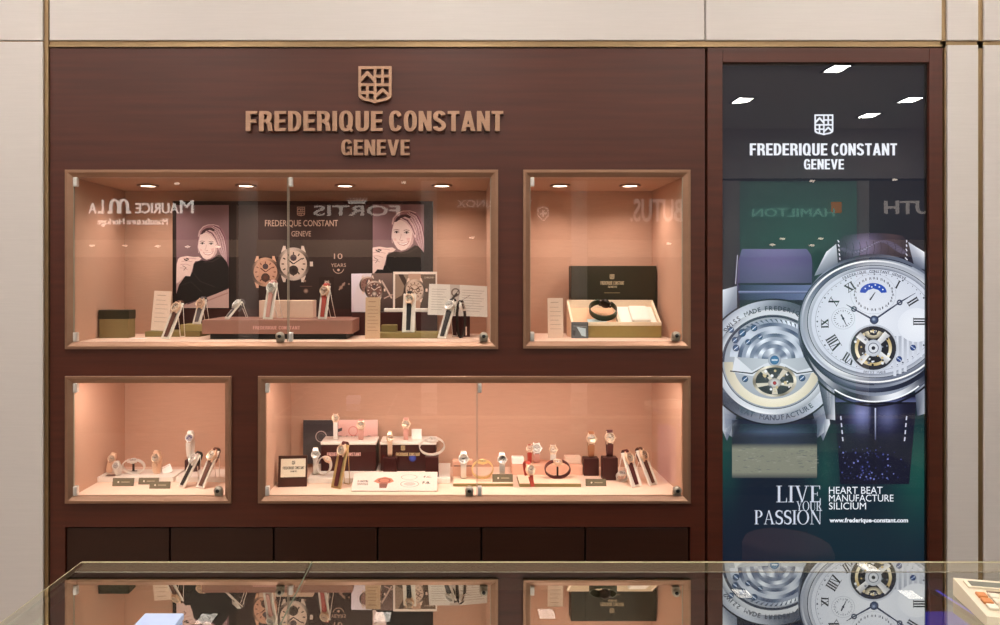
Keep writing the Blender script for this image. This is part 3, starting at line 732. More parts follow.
# left small dial
sc_ = (842.8, 318.5)
A.ring(*sc_, 11.3, 11.7, (170, 176, 190), n=40, sy=.92)
for k in range(24):
    a = 2 * PI * k / 24; A.line([(sc_[0] + 9.6 * math.cos(a), sc_[1] + 8.8 * math.sin(a)), (sc_[0] + (8.2 if k % 3 else 7) * math.cos(a), sc_[1] + (7.5 if k % 3 else 6.4) * math.sin(a))], .6, (90, 96, 112))
A.line([(840.8, 314.5), (846.8, 326.5)], 1.5, (30, 36, 56), .5); A.disc(*sc_, 1.3, (40, 48, 70), None, 10)
# roman numerals
def numeral(x, y, ang, parts, h=8.0):
    a = math.radians(ang); ux, uy = math.cos(a), math.sin(a); vx, vy = -uy, ux
    w_ = {'I': 2.6, 'V': 6.2, 'X': 6.6}; tot = sum(w_[c] for c in parts); p = -tot / 2
    g = lambda u, v: (x + ux * u + vx * v, y + uy * u + vy * v)
    K = (22, 25, 36)
    for c in parts:
        if c == 'I': A.line([g(p + 1.3, -h / 2), g(p + 1.3, h / 2)], 1.5, K)
        if c == 'V': A.line([g(p + .8, -h / 2), g(p + 3.4, h / 2)], 1.7, K); A.line([g(p + 5.4, -h / 2), g(p + 3.2, h / 2)], .7, K)
        if c == 'X': A.line([g(p + .8, -h / 2), g(p + 5.6, h / 2)], 1.7, K); A.line([g(p + 5.4, -h / 2), g(p + .9, h / 2)], .7, K)
        p += w_[c]
    A.line([g(-tot / 2, -h / 2), g(tot / 2, -h / 2)], .5, K); A.line([g(-tot / 2, h / 2), g(tot / 2, h / 2)], .5, K)
numeral(849.5, 287, -32, 'XI', 8); numeral(897.5, 284.5, 28, 'I', 8); numeral(833.5, 301.5, -62, 'X', 9); numeral(824.5, 323.5, -92, 'IX', 7)
numeral(833.3, 342.5, -122, 'VIII', 10.5); numeral(848.5, 358.5, -148, 'VII', 9); numeral(912.5, 301.5, 58, 'II', 11); numeral(919.5, 321.5, 90, 'III', 13)
# tourbillon
tc = (873.0, 348.0)
A.up(); A.disc(*tc, 24.5, (120, 126, 140), (196, 202, 214), 48, sy=.97); A.up(); A.disc(*tc, 22.8, (22, 24, 30), (46, 48, 56), 48, sy=.96); A.up()
A.ring(tc[0], tc[1], 15.5, 18.5, lambda a: mixc((196, 172, 120), (246, 236, 208), .5 + .5 * math.sin(3 * a)), None, 48, sy=.96); A.up()
for k in range(4):
    a = k * PI / 2 + .75
    A.poly([(tc[0] + 4 * math.cos(a - .6), tc[1] + 4 * math.sin(a - .6)), (tc[0] + 21 * math.cos(a - .17), tc[1] + 20 * math.sin(a - .17)), (tc[0] + 21 * math.cos(a + .17), tc[1] + 20 * math.sin(a + .17)), (tc[0] + 4 * math.cos(a + .6), tc[1] + 4 * math.sin(a + .6))], None, [(226, 228, 232), (240, 240, 240), (170, 172, 178), (200, 202, 208)])
A.up(); A.disc(*tc, 8.4, (232, 236, 242), (186, 192, 204), 24); A.up(); A.ring(*tc, 4.6, 5.4, (96, 102, 118), n=24); A.disc(*tc, 2, (40, 44, 54), None, 10)
for k in range(30):
    a, r = rng.uniform(0, 2 * PI), rng.uniform(9, 20)
    A.disc(tc[0] + r * math.cos(a), tc[1] + .96 * r * math.sin(a), rng.uniform(.6, 1.5), rng.choice([(228, 232, 238), (20, 22, 28), (206, 182, 126), (120, 126, 140)]), None, 8)
A.up(); A.ring(873, 331, 5.5, 9.5, (214, 204, 176), (120, 114, 100), 24, 10, 170, sy=.8); A.ring(873, 330.5, 3.5, 5, (40, 42, 50), None, 20, sy=.8); A.up()
# hands
def hand(x1, y1, cx_, cy_):
    K = (44, 54, 80)
    A.line([(873.5, 320), (cx_, cy_)], 1.9, K, 1.3); A.line([(cx_, cy_), (x1, y1)], 1.6, K, .4); A.ring(cx_, cy_, 1.5, 2.9, K, n=18)
hand(846, 304.5, 853.6, 309); hand(915, 293, 899.2, 302.4)
A.up(); A.disc(873.8, 319.8, 4.4, (92, 108, 140), (40, 50, 76), 24); A.up(); A.disc(873.3, 319.2, 1.8, (176, 190, 214), (92, 108, 140), 14)
A.arctext('SWISS MADE', rcx, rcy + 1, 60, 3.2, 90, (90, 96, 112), .83, inward=True)
A.up(2)
# lettering
W = (238, 242, 250)
for q in shield_polys(823.5, 125, 19, 21): A._emit([((p[0], p[1]), lin(W)[:3]) for p in q])
A.grot('FREDERIQUE', 749.5, 143.5, 827, 155.5, W); A.grot('CONSTANT', 831, 143.5, 896.5, 155.5, W); A.grot('GENEVE', 803.5, 159.3, 843.5, 169.5, W)
V = (206, 212, 226)
A.serif('LIVE', 776, 485.5, 821, 502, V); A.serif('YOUR', 796, 501, 821.5, 510.5, V); A.serif('PASSION', 754, 510, 821.5, 524, V)
A.text('HEART BEAT', 828.5, 486.5, 882, 493.5, W, 0); A.text('MANUFACTURE', 828.5, 494.3, 893, 501.3, W, 0); A.text('SILICIUM', 828.5, 502.2, 865.5, 509.2, W, 0)
A.text('www.frederique-constant.com', 829, 517.6, 907.5, 523.5, W, .03)
pr = A.build('printed_picture', print_mat('backlit_print', 1.12, .6, .1), lb, (825, 381.5), M(1, .012), eps=2.5e-5)
pr.location = (PX(825, .012) - lx, .012, PZ(381.5, .012))
bx('glass_cover', (PX(722.5) - lx, .003, PZ(700)), (PX(927.5) - lx, .006, PZ(63.5)), glass('poster_glass', 1.85), lb)
# ------------------------------------------------------------------ wristwatches and their stands
steel_m = mat('polished_steel', (244, 240, 234), rough=.34, metal=.6, var=.03)
gold_m = mat('rose_gold', (250, 218, 190), rough=.34, metal=.6, var=.03)
ygold_m = mat('yellow_gold', (250, 222, 160), rough=.34, metal=.6, var=.03)
darkmetal_m = mat('dark_bezel', (52, 46, 44), rough=.3, metal=1, var=.05)
leather = {k: mat(k + '_leather', c, rough=.45, spec=.4, scale=400, var=.12, bump=.3) for k, c in
           dict(brown=(92, 52, 38), black=(26, 23, 24), grey=(96, 88, 90), red=(176, 66, 52), tan=(170, 112, 78), maroon=(84, 34, 34), white=(232, 222, 214), rose=(206, 150, 138)).items()}
dialm = {k: mat(k + '_dial', c, rough=.6, spec=.2, scale=200, var=.02) for k, c in
         dict(white=(244, 238, 230), silver=(206, 200, 196), black=(28, 26, 28), brown=(84, 56, 46), blue=(60, 62, 130), rose=(230, 196, 180)).items()}
ink_m = mat('black_enamel', (24, 22, 22), rough=.3, var=.05)
stand_white = mat('white_acrylic', (240, 230, 220), rough=.35, spec=.4, var=.02)
stand_cream = mat('cream_suede', (226, 200, 176), rough=.8, spec=.1, var=.04, scale=200)
stand_olive = mat('olive_suede', (140, 124, 82), rough=.8, spec=.1, var=.05, scale=200)
maroon_box = mat('maroon_lacquer', (62, 26, 24), rough=.35, spec=.4, var=.08, scale=30)
METALS = {'steel': steel_m, 'gold': gold_m, 'ygold': ygold_m, 'dark': darkmetal_m}
TCOUNT = 0
def watch_head(root, r, metal, dial, T, markers=True, bezel=None):
    """case with lugs and crown, bezel ring, dial with its hour marks, hands: head faces -Y in T's frame"""
    th = r * .55
    c = MB().lathe([(0, th), (r * .86, th), (r, th * .72), (r, .0), (r * .93, -th * .18), (r * .8, -th * .22), (r * .8, -th * .05), (0, -th * .05)], 28, T, axis='Y')
    for sx in (-1, 1):
        for sz in (-1, 1):
            c.add([(sx * r * .42, th * .1, sz * r * .75), (sx * r * .66, th * .1, sz * r * .68), (sx * r * .60, th * .25, sz * r * 1.22), (sx * r * .46, th * .25, sz * r * 1.22),
                   (sx * r * .42, th * .75, sz * r * .75), (sx * r * .66, th * .75, sz * r * .68), (sx * r * .60, th * .8, sz * r * 1.22), (sx * r * .46, th * .8, sz * r * 1.22)],
                  [(0, 1, 2, 3), (4, 7, 6, 5), (0, 4, 5, 1), (2, 6, 7, 3), (1, 5, 6, 2), (0, 3, 7, 4)], False, T)
    co = c.build('watch_case', METALS[metal], root)
    MB().lathe([(r * .0, th * .2), (r * .13, th * .2), (r * .13, th * .5), (0, th * .5)], 10, T @ Matrix.Translation((r * .98, th * .05, 0)) @ Matrix.Rotation(PI / 2, 4, 'Y') @ Matrix.Translation((0, 0, -th * .2)), axis='Z').build('crown', METALS[metal], root)
    b = MB().lathe([(r * .78, -th * .12), (r * .84, -th * .34), (r * .96, -th * .26), (r * 1.0, -th * .02)], 28, T, axis='Y')
    b.build('bezel', METALS[bezel or metal], root)
    d = MB().lathe([(0, -th * .12), (r * .79, -th * .12), (r * .79, -th * .04), (0, -th * .04)], 28, T, axis='Y').build('dial', dialm[dial], root)
    pale = dial in ('white', 'silver', 'rose')
    hm = ink_m if pale else METALS['steel']
    k = MB()
    for i in range(12):
        a = i * PI / 6; R = Matrix.Rotation(a, 4, 'Y')
        k.box((-r * .028, -th * .16, r * .56), (r * .028, -th * .12, r * .72), 0, T @ R)
    k.build('hour_marks', hm, d)
    h = MB()
    h.box((-r * .035, -th * .2, -r * .1), (r * .035, -th * .16, r * .42), 0, T @ Matrix.Rotation(-PI / 3, 4, 'Y'))
    h.box((-r * .026, -th * .22, -r * .1), (r * .026, -th * .18, r * .62), 0, T @ Matrix.Rotation(PI / 3, 4, 'Y'))
    h.build('hands', hm, d)
def strap_piece(name, root, pts, wid, kind, colour, T, taper=None):
    """leather band, or a bracelet of separate links, along pts (y,z)"""
    m = MB()
    if kind == 'leather':
        m.ribbon(pts, wid, .0028, T, taper)
        return m.build(name, leather[colour], root)
    P3 = [Vector((0, p[0], p[1])) for p in pts]
    ln = sum((P3[i + 1] - P3[i]).length for i in range(len(P3) - 1)); n = max(4, int(ln / .0052))
    q = []; acc = 0; i = 0
    for k in range(n + 1):
        t = ln * k / n
        while i < len(P3) - 2 and acc + (P3[i + 1] - P3[i]).length < t: acc += (P3[i + 1] - P3[i]).length; i += 1
        e = (P3[i + 1] - P3[i]); q.append(P3[i] + e * ((t - acc) / max(1e-9, e.length)))
    for k in range(n):
        a, b = q[k], q[k + 1]; e = b - a; L = e.length * .44; ang = math.atan2(e.z, e.y)
        Tm = T @ Matrix.Translation((a + b) / 2) @ Matrix.Rotation(ang, 4, 'X')
        m.box((-wid * .5, -L, -.0013), (-wid * .2, L, .0013), 0, Tm); m.box((wid * .2, -L, -.0013), (wid * .5, L, .0013), 0, Tm)
        m.box((-wid * .18, -L * 1.1, -.0017), (wid * .18, L * 1.1, .0017), 0, Tm)
    return m.build(name, METALS[colour], root)
def name_parts(kind): return 'strap' if kind == 'leather' else 'bracelet'
def set_frame(o, loc, yaw=0, tilt=0, roll=0):
    o.location = loc; o.rotation_euler = (Matrix.Rotation(yaw, 4, 'Z') @ Matrix.Rotation(roll, 4, 'Y') @ Matrix.Rotation(tilt, 4, 'X')).to_euler()
def ramp_watch(label, base, head, z0, Y, top=None, r=.016, metal='steel', dial='white', kind='leather', colour='brown', stand=None, stand_label=None, tilt=28, bezel=None, wpx=None, group='watches in the display cases', edge=True, leg=.3):
    """watch laid along a leaning easel; base and head are the picture points of easel foot and watch face, z0 the surface it stands on"""
    s = M(1, Y); up = max(.02, (base[1] - head[1]) * s)
    th = math.radians(tilt); ln = up / math.cos(th)
    dx = (head[0] - base[0]) * s; sy = max(-.92, min(.92, dx / (ln * math.sin(th)))); yaw = -math.asin(sy)
    loc = (PX(base[0], Y), Y, z0 + .0006 + .006 * math.sin(math.radians(tilt)))
    if stand_label:
        st = thing('watch_easel', stand_label, 'watch stand', (0, 0, 0), group='leaning easels holding watches'); set_frame(st, loc, yaw)
        TT = Matrix.Rotation(-th, 4, 'X'); L = ln + r * 1.15; hw = r * .95 if not wpx else wpx * s / 2
        m = MB().box((-hw, .0028, .0), (hw, .0058, L), .001, TT)
        if edge: m.box((-hw, -.0004, 0), (-hw + .0022, .004, L - r * 1.2), 0, TT).box((hw - .0022, -.0004, 0), (hw, .004, L - r * 1.2), 0, TT)
        m.build('slope', stand or stand_white, st)
        a = TT @ Vector((0, .006, L)); bk = a.y + a.z * leg
        m = MB()
        for sx in (-.7, .7):
            m.tube([(sx * hw, a.y, a.z - .002), (sx * hw * .9, a.y + .4 * (bk - a.y), a.z * .55), (sx * hw * .8, bk, .001)], .0012, 6)
        m.tube([(-.56 * hw, bk, .001), (.56 * hw, bk, .001)], .0012, 6)
        m.build('back_leg', stand or stand_white, st)
    wt = thing('wristwatch', label, 'watch', (0, 0, 0), group=group); set_frame(wt, loc, yaw)
    T = Matrix.Rotation(-th, 4, 'X') @ Matrix.Translation((0, -.002 - r * .35, ln))
    watch_head(wt, r, metal, dial, T, bezel=bezel)
    y1 = r * .38
    low = [(y1, -r * .95), (y1 + .0008, -r * 1.25), (r * .35 + .0018, -r * 1.6), (r * .35 + .0014, -(ln - .004) * .65), (r * .35 + .0012, -(ln - .006))]
    strap_piece(name_parts(kind), wt, low[::-1], r * 1.06, kind, colour, T, [.78, .84, .95, 1, 1])
    e = r * .35 + .008
    upl = [(y1, r * .95), (y1 + .001, r * 1.3), (e * .75, r * 1.62), (e + .004, r * 1.62), (e + .010, r * 1.3), (e + .0125, r * .5), (e + .0128, -r * .9)]
    strap_piece(name_parts(kind), wt, upl, r * 1.06, kind, colour, T, [1, 1, .95, .9, .88, .85, .8])
    return wt
def ellipse_pts(a, b, t0, t1, n=18):
    return [(a * math.cos(math.radians(t0 + (t1 - t0) * i / n)), b * math.sin(math.radians(t0 + (t1 - t0) * i / n))) for i in range(n + 1)]
def ring_watch(label, centre, z_base, Y, w=None, h=None, mode='front', r=.015, metal='steel', dial='white', kind='metal', colour='steel', yaw=0, tilt=0, roll=0, head_deg=150, bezel=None, group='watches in the display cases', wid=None):
    """closed watch standing as a loop. mode front: face to the room on a tall narrow loop; mode loop: the loop itself seen, face on top"""
    s = M(1, Y)
    wt = thing('wristwatch', label, 'watch', group=group)
    a, b = (w * s / 2, h * s / 2)
    if mode == 'front':        # loop in YZ: depth 2a (given by w), height 2b
        hd = math.radians(head_deg); hp = Vector((0, a * math.cos(hd), b * math.sin(hd)))
        n = Vector((0, math.cos(hd) / a, math.sin(hd) / b)).normalized(); ang = math.atan2(-n.z, -n.y)
        ang = math.atan2(n.z, -n.y)
        T = Matrix.Translation(hp - n * (r * .3)) @ Matrix.Rotation(-ang, 4, 'X')
        gap = math.degrees(r * 1.05 / max(.01, math.hypot(a * math.sin(hd), b * math.cos(hd))))
        strap_piece(name_parts(kind), wt, ellipse_pts(a, b, head_deg + gap, head_deg + 360 - gap, 30), wid or r * 1.05, kind, colour, Matrix.Identity(4))
        watch_head(wt, r, metal, dial, T, bezel=bezel)
    else:                      # loop in XZ, head on top facing up and a little forward
        R = Matrix.Rotation(PI / 2, 4, 'Z')
        hd = PI / 2; n = Vector((0, 0, 1))
        T = Matrix.Translation((0, 0, b - r * .2)) @ Matrix.Rotation(PI / 2, 4, 'Z') @ Matrix.Rotation(-PI / 2, 4, 'X')
        g = math.degrees(math.asin(min(.95, r * 1.02 / a)))
        strap_piece(name_parts(kind), wt, ellipse_pts(a, b, 90 + g, 450 - g, 34), wid or r * 1.05, kind, colour, R)
        watch_head(wt, r, metal, dial, T, bezel=bezel)
    wt.location = (PX(centre, Y), Y, z_base + b + .0015)
    wt.rotation_euler = (Matrix.Rotation(yaw, 4, 'Z') @ Matrix.Rotation(tilt, 4, 'X') @ Matrix.Rotation(roll, 4, 'Y')).to_euler()
    return wt
def c_clip(label, px, Y, z0, w, h, m=None):
    """small springy C-shaped holder with a foot, inside a loop"""
    s = M(1, Y); t = thing('watch_clip', label, 'watch stand', (PX(px, Y), Y, z0 + .0005), group='clip holders for watches')
    MB().box((-.009, -.009, 0), (.009, .009, .0025), .0008).build('foot', m or stand_white, t)
    MB().box((-.003, -.003, .0025), (.003, .003, h * s), .0008).build('stem', m or stand_white, t)
    return t
def art_watch(A, x, y, r, rim=(210, 180, 160), face=(226, 206, 190), dark=(40, 30, 28), strap=None, tour=True):
    """a watch as it appears inside a printed picture"""
    if strap:
        A.poly([(x - r * .55, y - r * 1.5), (x + r * .55, y - r * 1.5), (x + r * .62, y - r * .7), (x - r * .62, y - r * .7)], strap)
        A.poly([(x - r * .62, y + r * .7), (x + r * .62, y + r * .7), (x + r * .5, y + r * 1.7), (x - r * .5, y + r * 1.7)], strap)
    A.up()
    for sx in (-1, 1):
        for sy in (-1, 1):
            A.poly([(x + sx * r * .45, y + sy * r * .75), (x + sx * r * .75, y + sy * r * .7), (x + sx * r * .62, y + sy * r * 1.1), (x + sx * r * .48, y + sy * r * 1.1)], rim)
    A.rect(x + r * .95, y - r * .14, x + r * 1.18, y + r * .14, rim)
    A.ring(x, y, r * .8, r, lambda a: mixc(rim, (60, 44, 38), .5 + .5 * math.cos(2 * a + .6)), lambda a: mixc(rim, (30, 22, 20), .5 + .4 * math.cos(2 * a)), 40); A.up()
    A.disc(x, y, r * .82, face, mixc(face, dark, .12), 36); A.up()
    for k in range(12):
        a = k * PI / 6; A.line([(x + r * .56 * math.cos(a), y + r * .56 * math.sin(a)), (x + r * .72 * math.cos(a), y + r * .72 * math.sin(a))], r * .07, dark)
    if tour: A.disc(x, y + r * .38, r * .3, dark, (70, 56, 50), 20); A.disc(x, y - r * .38, r * .2, (80, 66, 70), None, 16)
    else: A.ring(x, y + r * .3, r * .12, r * .18, dark, n=16); A.ring(x - r * .34, y, r * .12, r * .18, dark, n=16); A.ring(x + r * .34, y, r * .12, r * .18, dark, n=16)
    A.line([(x, y), (x - r * .35, y - r * .28)], r * .08, dark); A.line([(x, y), (x + r * .5, y - r * .34)], r * .06, dark); A.up()
def panel_art(name, label, cat, A, x0, y0, x1, y1, Y, thick, emat_, edge_mat, yaw=0, tilt=0, roll=0, group=None, z0=None, part='print'):
    """flat printed board: a thin slab with its print on the front; lower edge at picture y1"""
    s = M(1, Y)
    t = thing(name, label, cat, group=group)
    w_, h_ = (x1 - x0) * s, (y1 - y0) * s
    MB().box((-w_ / 2, .0006, 0), (w_ / 2, .0006 + thick, h_), min(.0006, thick * .3)).build('board', edge_mat, t)
    if A: A.build(part, emat_, t, ((x0 + x1) / 2, y1), s, eps=2.5e-5)
    t.location = (PX((x0 + x1) / 2, Y), Y, z0 if z0 is not None else PZ(y1, Y))
    t.rotation_euler = (Matrix.Rotation(yaw, 4, 'Z') @ Matrix.Rotation(roll, 4, 'Y') @ Matrix.Rotation(tilt, 4, 'X')).to_euler()
    return t
paper_print = print_mat('matt_paper_print', 0, .55, .25)
def block(name, label, cat, x0, x1, Y, depth, z0, h, m, bev=.0015, yaw=0, group=None, lid=None, lidm=None, ov=.0012):
    """box whose front face spans picture x0..x1 at depth Y, standing on z0"""
    t = thing(name, label, cat, (PX((x0 + x1) / 2, Y), Y, z0 + .0003), (0, 0, yaw), group)
    hw = (PX(x1, Y) - PX(x0, Y)) / 2
    if lid:
        bx('body', (-hw, 0, 0), (hw, depth, h - lid), m, t, bev); bx('cloth_top' if ov == 0 else 'lid', (-hw - ov, -ov, h - lid), (hw + ov, depth + ov, h), lidm, t, bev)
    else: bx('body', (-hw, 0, 0), (hw, depth, h), m, t, bev)
    return t
def zat(py, Y): return PZ(py, Y)
f1, f2, f3, f4 = INNER[1][2], INNER[2][2], INNER[3][2], INNER[4][2]
GP = 'plinths in the display cases'; GC = 'cards in the display cases'
olive_dark = mat('olive_black_box', (50, 46, 30), rough=.4, spec=.4, var=.08, scale=30)
olive_mid = mat('olive_card', (138, 118, 80), rough=.6, spec=.2, var=.05)
rose_plinth = mat('rose_brown_satin', (158, 112, 98), rough=.4, spec=.4, var=.05, scale=20, stretch=(.2, 1, 1))
cream_box = mat('cream_suede_block', (224, 192, 172), rough=.8, spec=.1, var=.04)
peach_paper = mat('peach_paper', (240, 214, 196), rough=.7, spec=.15, var=.02)
white_paper = mat('white_paper', (246, 240, 234), rough=.7, spec=.15, var=.02)
grey_plaque = mat('grey_olive_plaque', (112, 102, 82), rough=.5, spec=.3, var=.05)
pink_cloth = mat('pink_cloth_block', (228, 176, 152), rough=.85, spec=.1, var=.03)
# ================================================================== long upper case
# backdrop with two portraits either side of a dark panel
bd = thing('advertising_backdrop', 'dark backdrop panel with two portraits of a smiling blonde woman around pictured watches', 'backdrop', (PX(303, .318), .318, f1 + .0005))
BY = .318; s = M(1, BY); bxx = bd.location.x
board = MB().box((PX(172.3, BY) - bxx, 0, 0), (PX(433, BY) - bxx, .016, PZ(201, BY) - bd.location.z), .002).build('board', mat('black_brown_board', (38, 27, 24), rough=.55, spec=.2, var=.08), bd)
C = Art((172, 200, 434, 336))
C.rect(239, 205, 372, 309, (62, 48, 44), (52, 36, 32)); C.rect(174, 309, 432, 335, (66, 36, 32), (54, 28, 26)); C.rect(230, 205, 239, 309, (40, 30, 26)); C.up()
C.rect(236.5, 205, 238.5, 309, (70, 56, 48)); C.rect(372, 205, 373, 309, (24, 18, 16)); C.up()
T_ = (206, 176, 160)
for q in shield_polys(301, 211.5, 8, 9.5): C._emit([((p[0], p[1]), lin(T_)[:3]) for p in q])
C.text('FREDERIQUE CONSTANT', 265, 220, 338, 227.5, T_, .006); C.text('GENEVE', 291.5, 231, 311, 236.5, T_, 0)
art_watch(C, 265.5, 272, 14.5, (216, 170, 142), (206, 160, 136), (110, 70, 56)); C.up(2)
art_watch(C, 293.5, 264, 16.5, (214, 196, 184), (226, 202, 186), (40, 28, 26), (48, 36, 34)); C.up(2)
C.text('10', 334, 253.5, 342.5, 259, T_, .0); C.text('YEARS', 331, 263.5, 346, 267, T_, .0); C.ring(338.5, 268, 5, 5.6, T_, n=20, a0=10, a1=170); C.disc(338.5, 270, 1.3, T_, None, 10)
C.rect(319, 277, 334, 298, (46, 30, 26)); C.up(); art_watch(C, 327, 284, 3.2, (206, 184, 168), (226, 206, 192)); C.up()
for x, y, r in ((341, 287.5, 2.2), (343.5, 284.5, 1.8), (306, 291, 2.6), (349, 284, 1.2), (305, 281, 1.4)): C.disc(x, y, r, (190, 160, 144), (90, 64, 54), 12)
C.line([(339, 290), (345, 282.5)], 1.4, (170, 140, 124)); C.rect(300, 286, 312, 286.6, (110, 84, 74)); C.up(2)
def portrait(A, clip, ax, ay, k):
    """printed portrait: blonde woman in a black roll-neck, hand raised to the chin; (ax, ay) is the chin, k the scale"""
    r_ = lambda *ps: [(ax + (p[0] - 350) / 12.08 * k, ay + (p[1] - 530) / 12.08 * k) for p in ps]
    q = lambda *ps: [(ax + (p[0] - 256) / 5.438 * k, ay + (p[1] - 352) / 5.438 * k) for p in ps]
    old = A.clip; A.clip = clip
    A.rect(clip[0], clip[1], clip[2], clip[3], (142, 112, 118), (96, 70, 78)); A.up()
    A.poly(q((80, 470), (150, 420), (150, 640), (80, 640)), (190, 158, 156)); A.up()
    A.poly(r_((240, 420), (232, 330), (246, 215), (296, 145), (360, 104), (430, 103), (500, 124), (548, 178), (580, 258), (594, 380), (600, 590), (560, 530), (510, 450), (470, 400), (300, 470)), (150, 108, 118)); A.up()
    cs = [(214, 180, 184), (120, 82, 92), (232, 206, 206), (172, 130, 140), (98, 66, 76)]
    for n_ in range(20):
        u = n_ / 19
        A.line(r_((372 + 60 * u, 176 - 62 * u), (430 + 80 * u, 208 - 50 * u), (470 + 92 * u, 300 - 40 * u), (492 + 96 * u, 400 - 10 * u), (560 + 34 * u, 540 + 20 * u)), 1.0 * k, cs[n_ % 5], .35 * k)
    A.line(r_((250, 250), (262, 186), (308, 132), (366, 110), (436, 108), (500, 128)), 1.3 * k, (218, 186, 186), .6 * k)
    A.line(r_((268, 238), (282, 186), (330, 142), (390, 126), (450, 136)), 1.0 * k, (176, 136, 142), .6 * k); A.up()
    A.poly(r_((262, 240), (290, 215), (340, 200), (390, 228), (432, 272), (462, 330), (478, 400), (470, 450), (440, 492), (392, 516), (346, 530), (308, 510), (274, 462), (246, 392), (244, 310)), (240, 216, 212)); A.up()
    A.poly(r_((462, 330), (478, 400), (470, 450), (440, 492), (392, 516), (430, 470), (452, 410)), (206, 170, 168))
    A.poly(r_((262, 400), (290, 400), (296, 425), (272, 424)), (232, 194, 190)); A.poly(r_((400, 396), (440, 390), (436, 420), (404, 424)), (230, 188, 186)); A.up()
    A.poly(r_((270, 226), (300, 176), (350, 148), (410, 146), (446, 168), (436, 188), (380, 178), (330, 196), (296, 222)), (74, 50, 56)); A.up()
    A.poly(r_((330, 190), (384, 170), (430, 190), (470, 250), (500, 330), (506, 390), (486, 392), (456, 318), (420, 262), (376, 218)), (226, 194, 192)); A.up()
    for n_ in range(6):
        u = n_ / 5; A.line(r_((340 + 30 * u, 192 - 16 * u), (396 + 26 * u, 222 - 22 * u), (440 + 24 * u, 282 - 24 * u), (480 + 20 * u, 372 - 20 * u)), .7 * k, cs[(n_ * 2) % 5], .3 * k)
    for n_ in range(5): A.line(r_((268 - 4 * n_, 226 + 8 * n_), (250 - 2 * n_, 300), (242 - 2 * n_, 380), (256 - 3 * n_, 450)), .6 * k, cs[n_], .3 * k)
    A.up()
    for ex, ey in ((294, 336), (400, 340)):
        A.line(r_((ex - 30, ey - 24), (ex, ey - 32), (ex + 32, ey - 24)), .55 * k, (128, 92, 92))
        A.poly(r_((ex - 24, ey + 2), (ex - 6, ey - 12), (ex + 12, ey - 11), (ex + 26, ey + 3), (ex + 8, ey + 10), (ex - 8, ey + 10)), (226, 208, 206)); A.up()
        A.disc(*r_((ex + 2, ey - 1))[0], .95 * k, (44, 32, 36), None, 10); A.line(r_((ex - 26, ey), (ex - 4, ey - 14), (ex + 14, ey - 13), (ex + 28, ey)), .55 * k, (54, 38, 40)); A.up()
    A.line(r_((346, 350), (338, 392), (326, 414), (342, 424)), .5 * k, (204, 166, 162)); A.line(r_((342, 424), (366, 418)), .55 * k, (180, 136, 134))
    A.poly(r_((300, 436), (340, 448), (386, 446), (436, 420), (416, 458), (374, 478), (328, 468)), (190, 128, 130)); A.up()
    A.poly(r_((310, 443), (342, 453), (386, 451), (424, 432), (402, 458), (368, 468), (332, 462)), (250, 242, 240)); A.up()
    A.poly(q((232, 356), (252, 360), (284, 350), (318, 326), (336, 330), (362, 360), (378, 400), (382, 450), (376, 505), (300, 540), (230, 562), (150, 588), (80, 620), (84, 560), (104, 490), (140, 440), (180, 420), (186, 372), (214, 358)), (32, 26, 25)); A.up()
    A.line(q((240, 366), (286, 362), (330, 338)), .9, (58, 48, 47)); A.line(q((184, 424), (220, 470), (300, 500)), .8, (52, 44, 43)); A.line(q((104, 494), (170, 472), (232, 530)), .7, (50, 42, 41))
    A.poly(q((80, 632), (120, 608), (230, 568), (376, 510), (380, 640)), (200, 168, 162)); A.line(q((190, 602), (372, 532)), 1.2, (174, 138, 134)); A.up()
    A.poly(q((100, 350), (112, 338), (150, 332), (186, 338), (212, 336), (228, 346), (214, 358), (194, 360), (184, 376), (178, 404), (166, 442), (140, 440), (104, 474), (90, 482), (92, 380)), (234, 206, 200)); A.up()
    for a in (((128, 346), (168, 344), (200, 348)), ((118, 362), (150, 358), (178, 364)), ((112, 378), (142, 376), (166, 384)), ((110, 396), (134, 398), (152, 406))): A.line(q(*a), .55, (188, 148, 144))
    A.poly(q((146, 342), (160, 348), (158, 354), (142, 348)), (60, 46, 46)); A.line(q((132, 350), (152, 358)), 1.2, (50, 40, 42)); A.line(q((124, 384), (144, 396), (130, 410)), .7, (110, 84, 84))
    A.up(2); A.clip = old
portrait(C, (176.5, 205, 229, 308), 207, 259.7, 1.0)
portrait(C, (372.7, 204.5, 424, 309), 401.8, 250.8, 1.14)
po = C.build('print', paper_print, bd, (303, 336), s, eps=4e-5); po.location = (0, -.0005, PZ(336, BY) - bd.location.z)
# boxes, cards and plinths at the left
t = block('presentation_box', 'olive presentation box with a darker lid, far left on the long upper case floor', 'box', 98.8, 128.6, .15, .05, f1, M(28, .15), olive_mid, lid=M(9, .15), lidm=olive_dark)
def flat_card(label, x0, x1, Y, dep, z, m=None, yaw=0, cat='card', name='price_card'):
    t = thing(name, label, cat, (PX((x0 + x1) / 2, Y), Y, z + .0005), (0, 0, yaw), GC); hw = (PX(x1, Y) - PX(x0, Y)) / 2
    MB().box((-hw, 0, 0), (hw, dep, .0012), .0004).build('card', m or white_paper, t); return t
flat_card('small white card lying beside the olive presentation box', 130, 143, .1, .035, f1)
peach_cloth = mat('peach_cloth_top', (238, 208, 182), rough=.8, spec=.1, var=.03)
def plinth(label, x0, x1, Y, dep, z0, h, m, name='display_plinth', top=None):
    return block(name, label, 'plinth', x0, x1, Y, dep, z0, h, m, group=GP, bev=.0008, lid=.002 if top else None, lidm=top, ov=0)
p1h = .0172
plinth('low olive plinth under the tall leaning leaflet, left in the long upper case', 145, 200, .2, .105, f1, p1h, stand_olive)
p2h = .0217
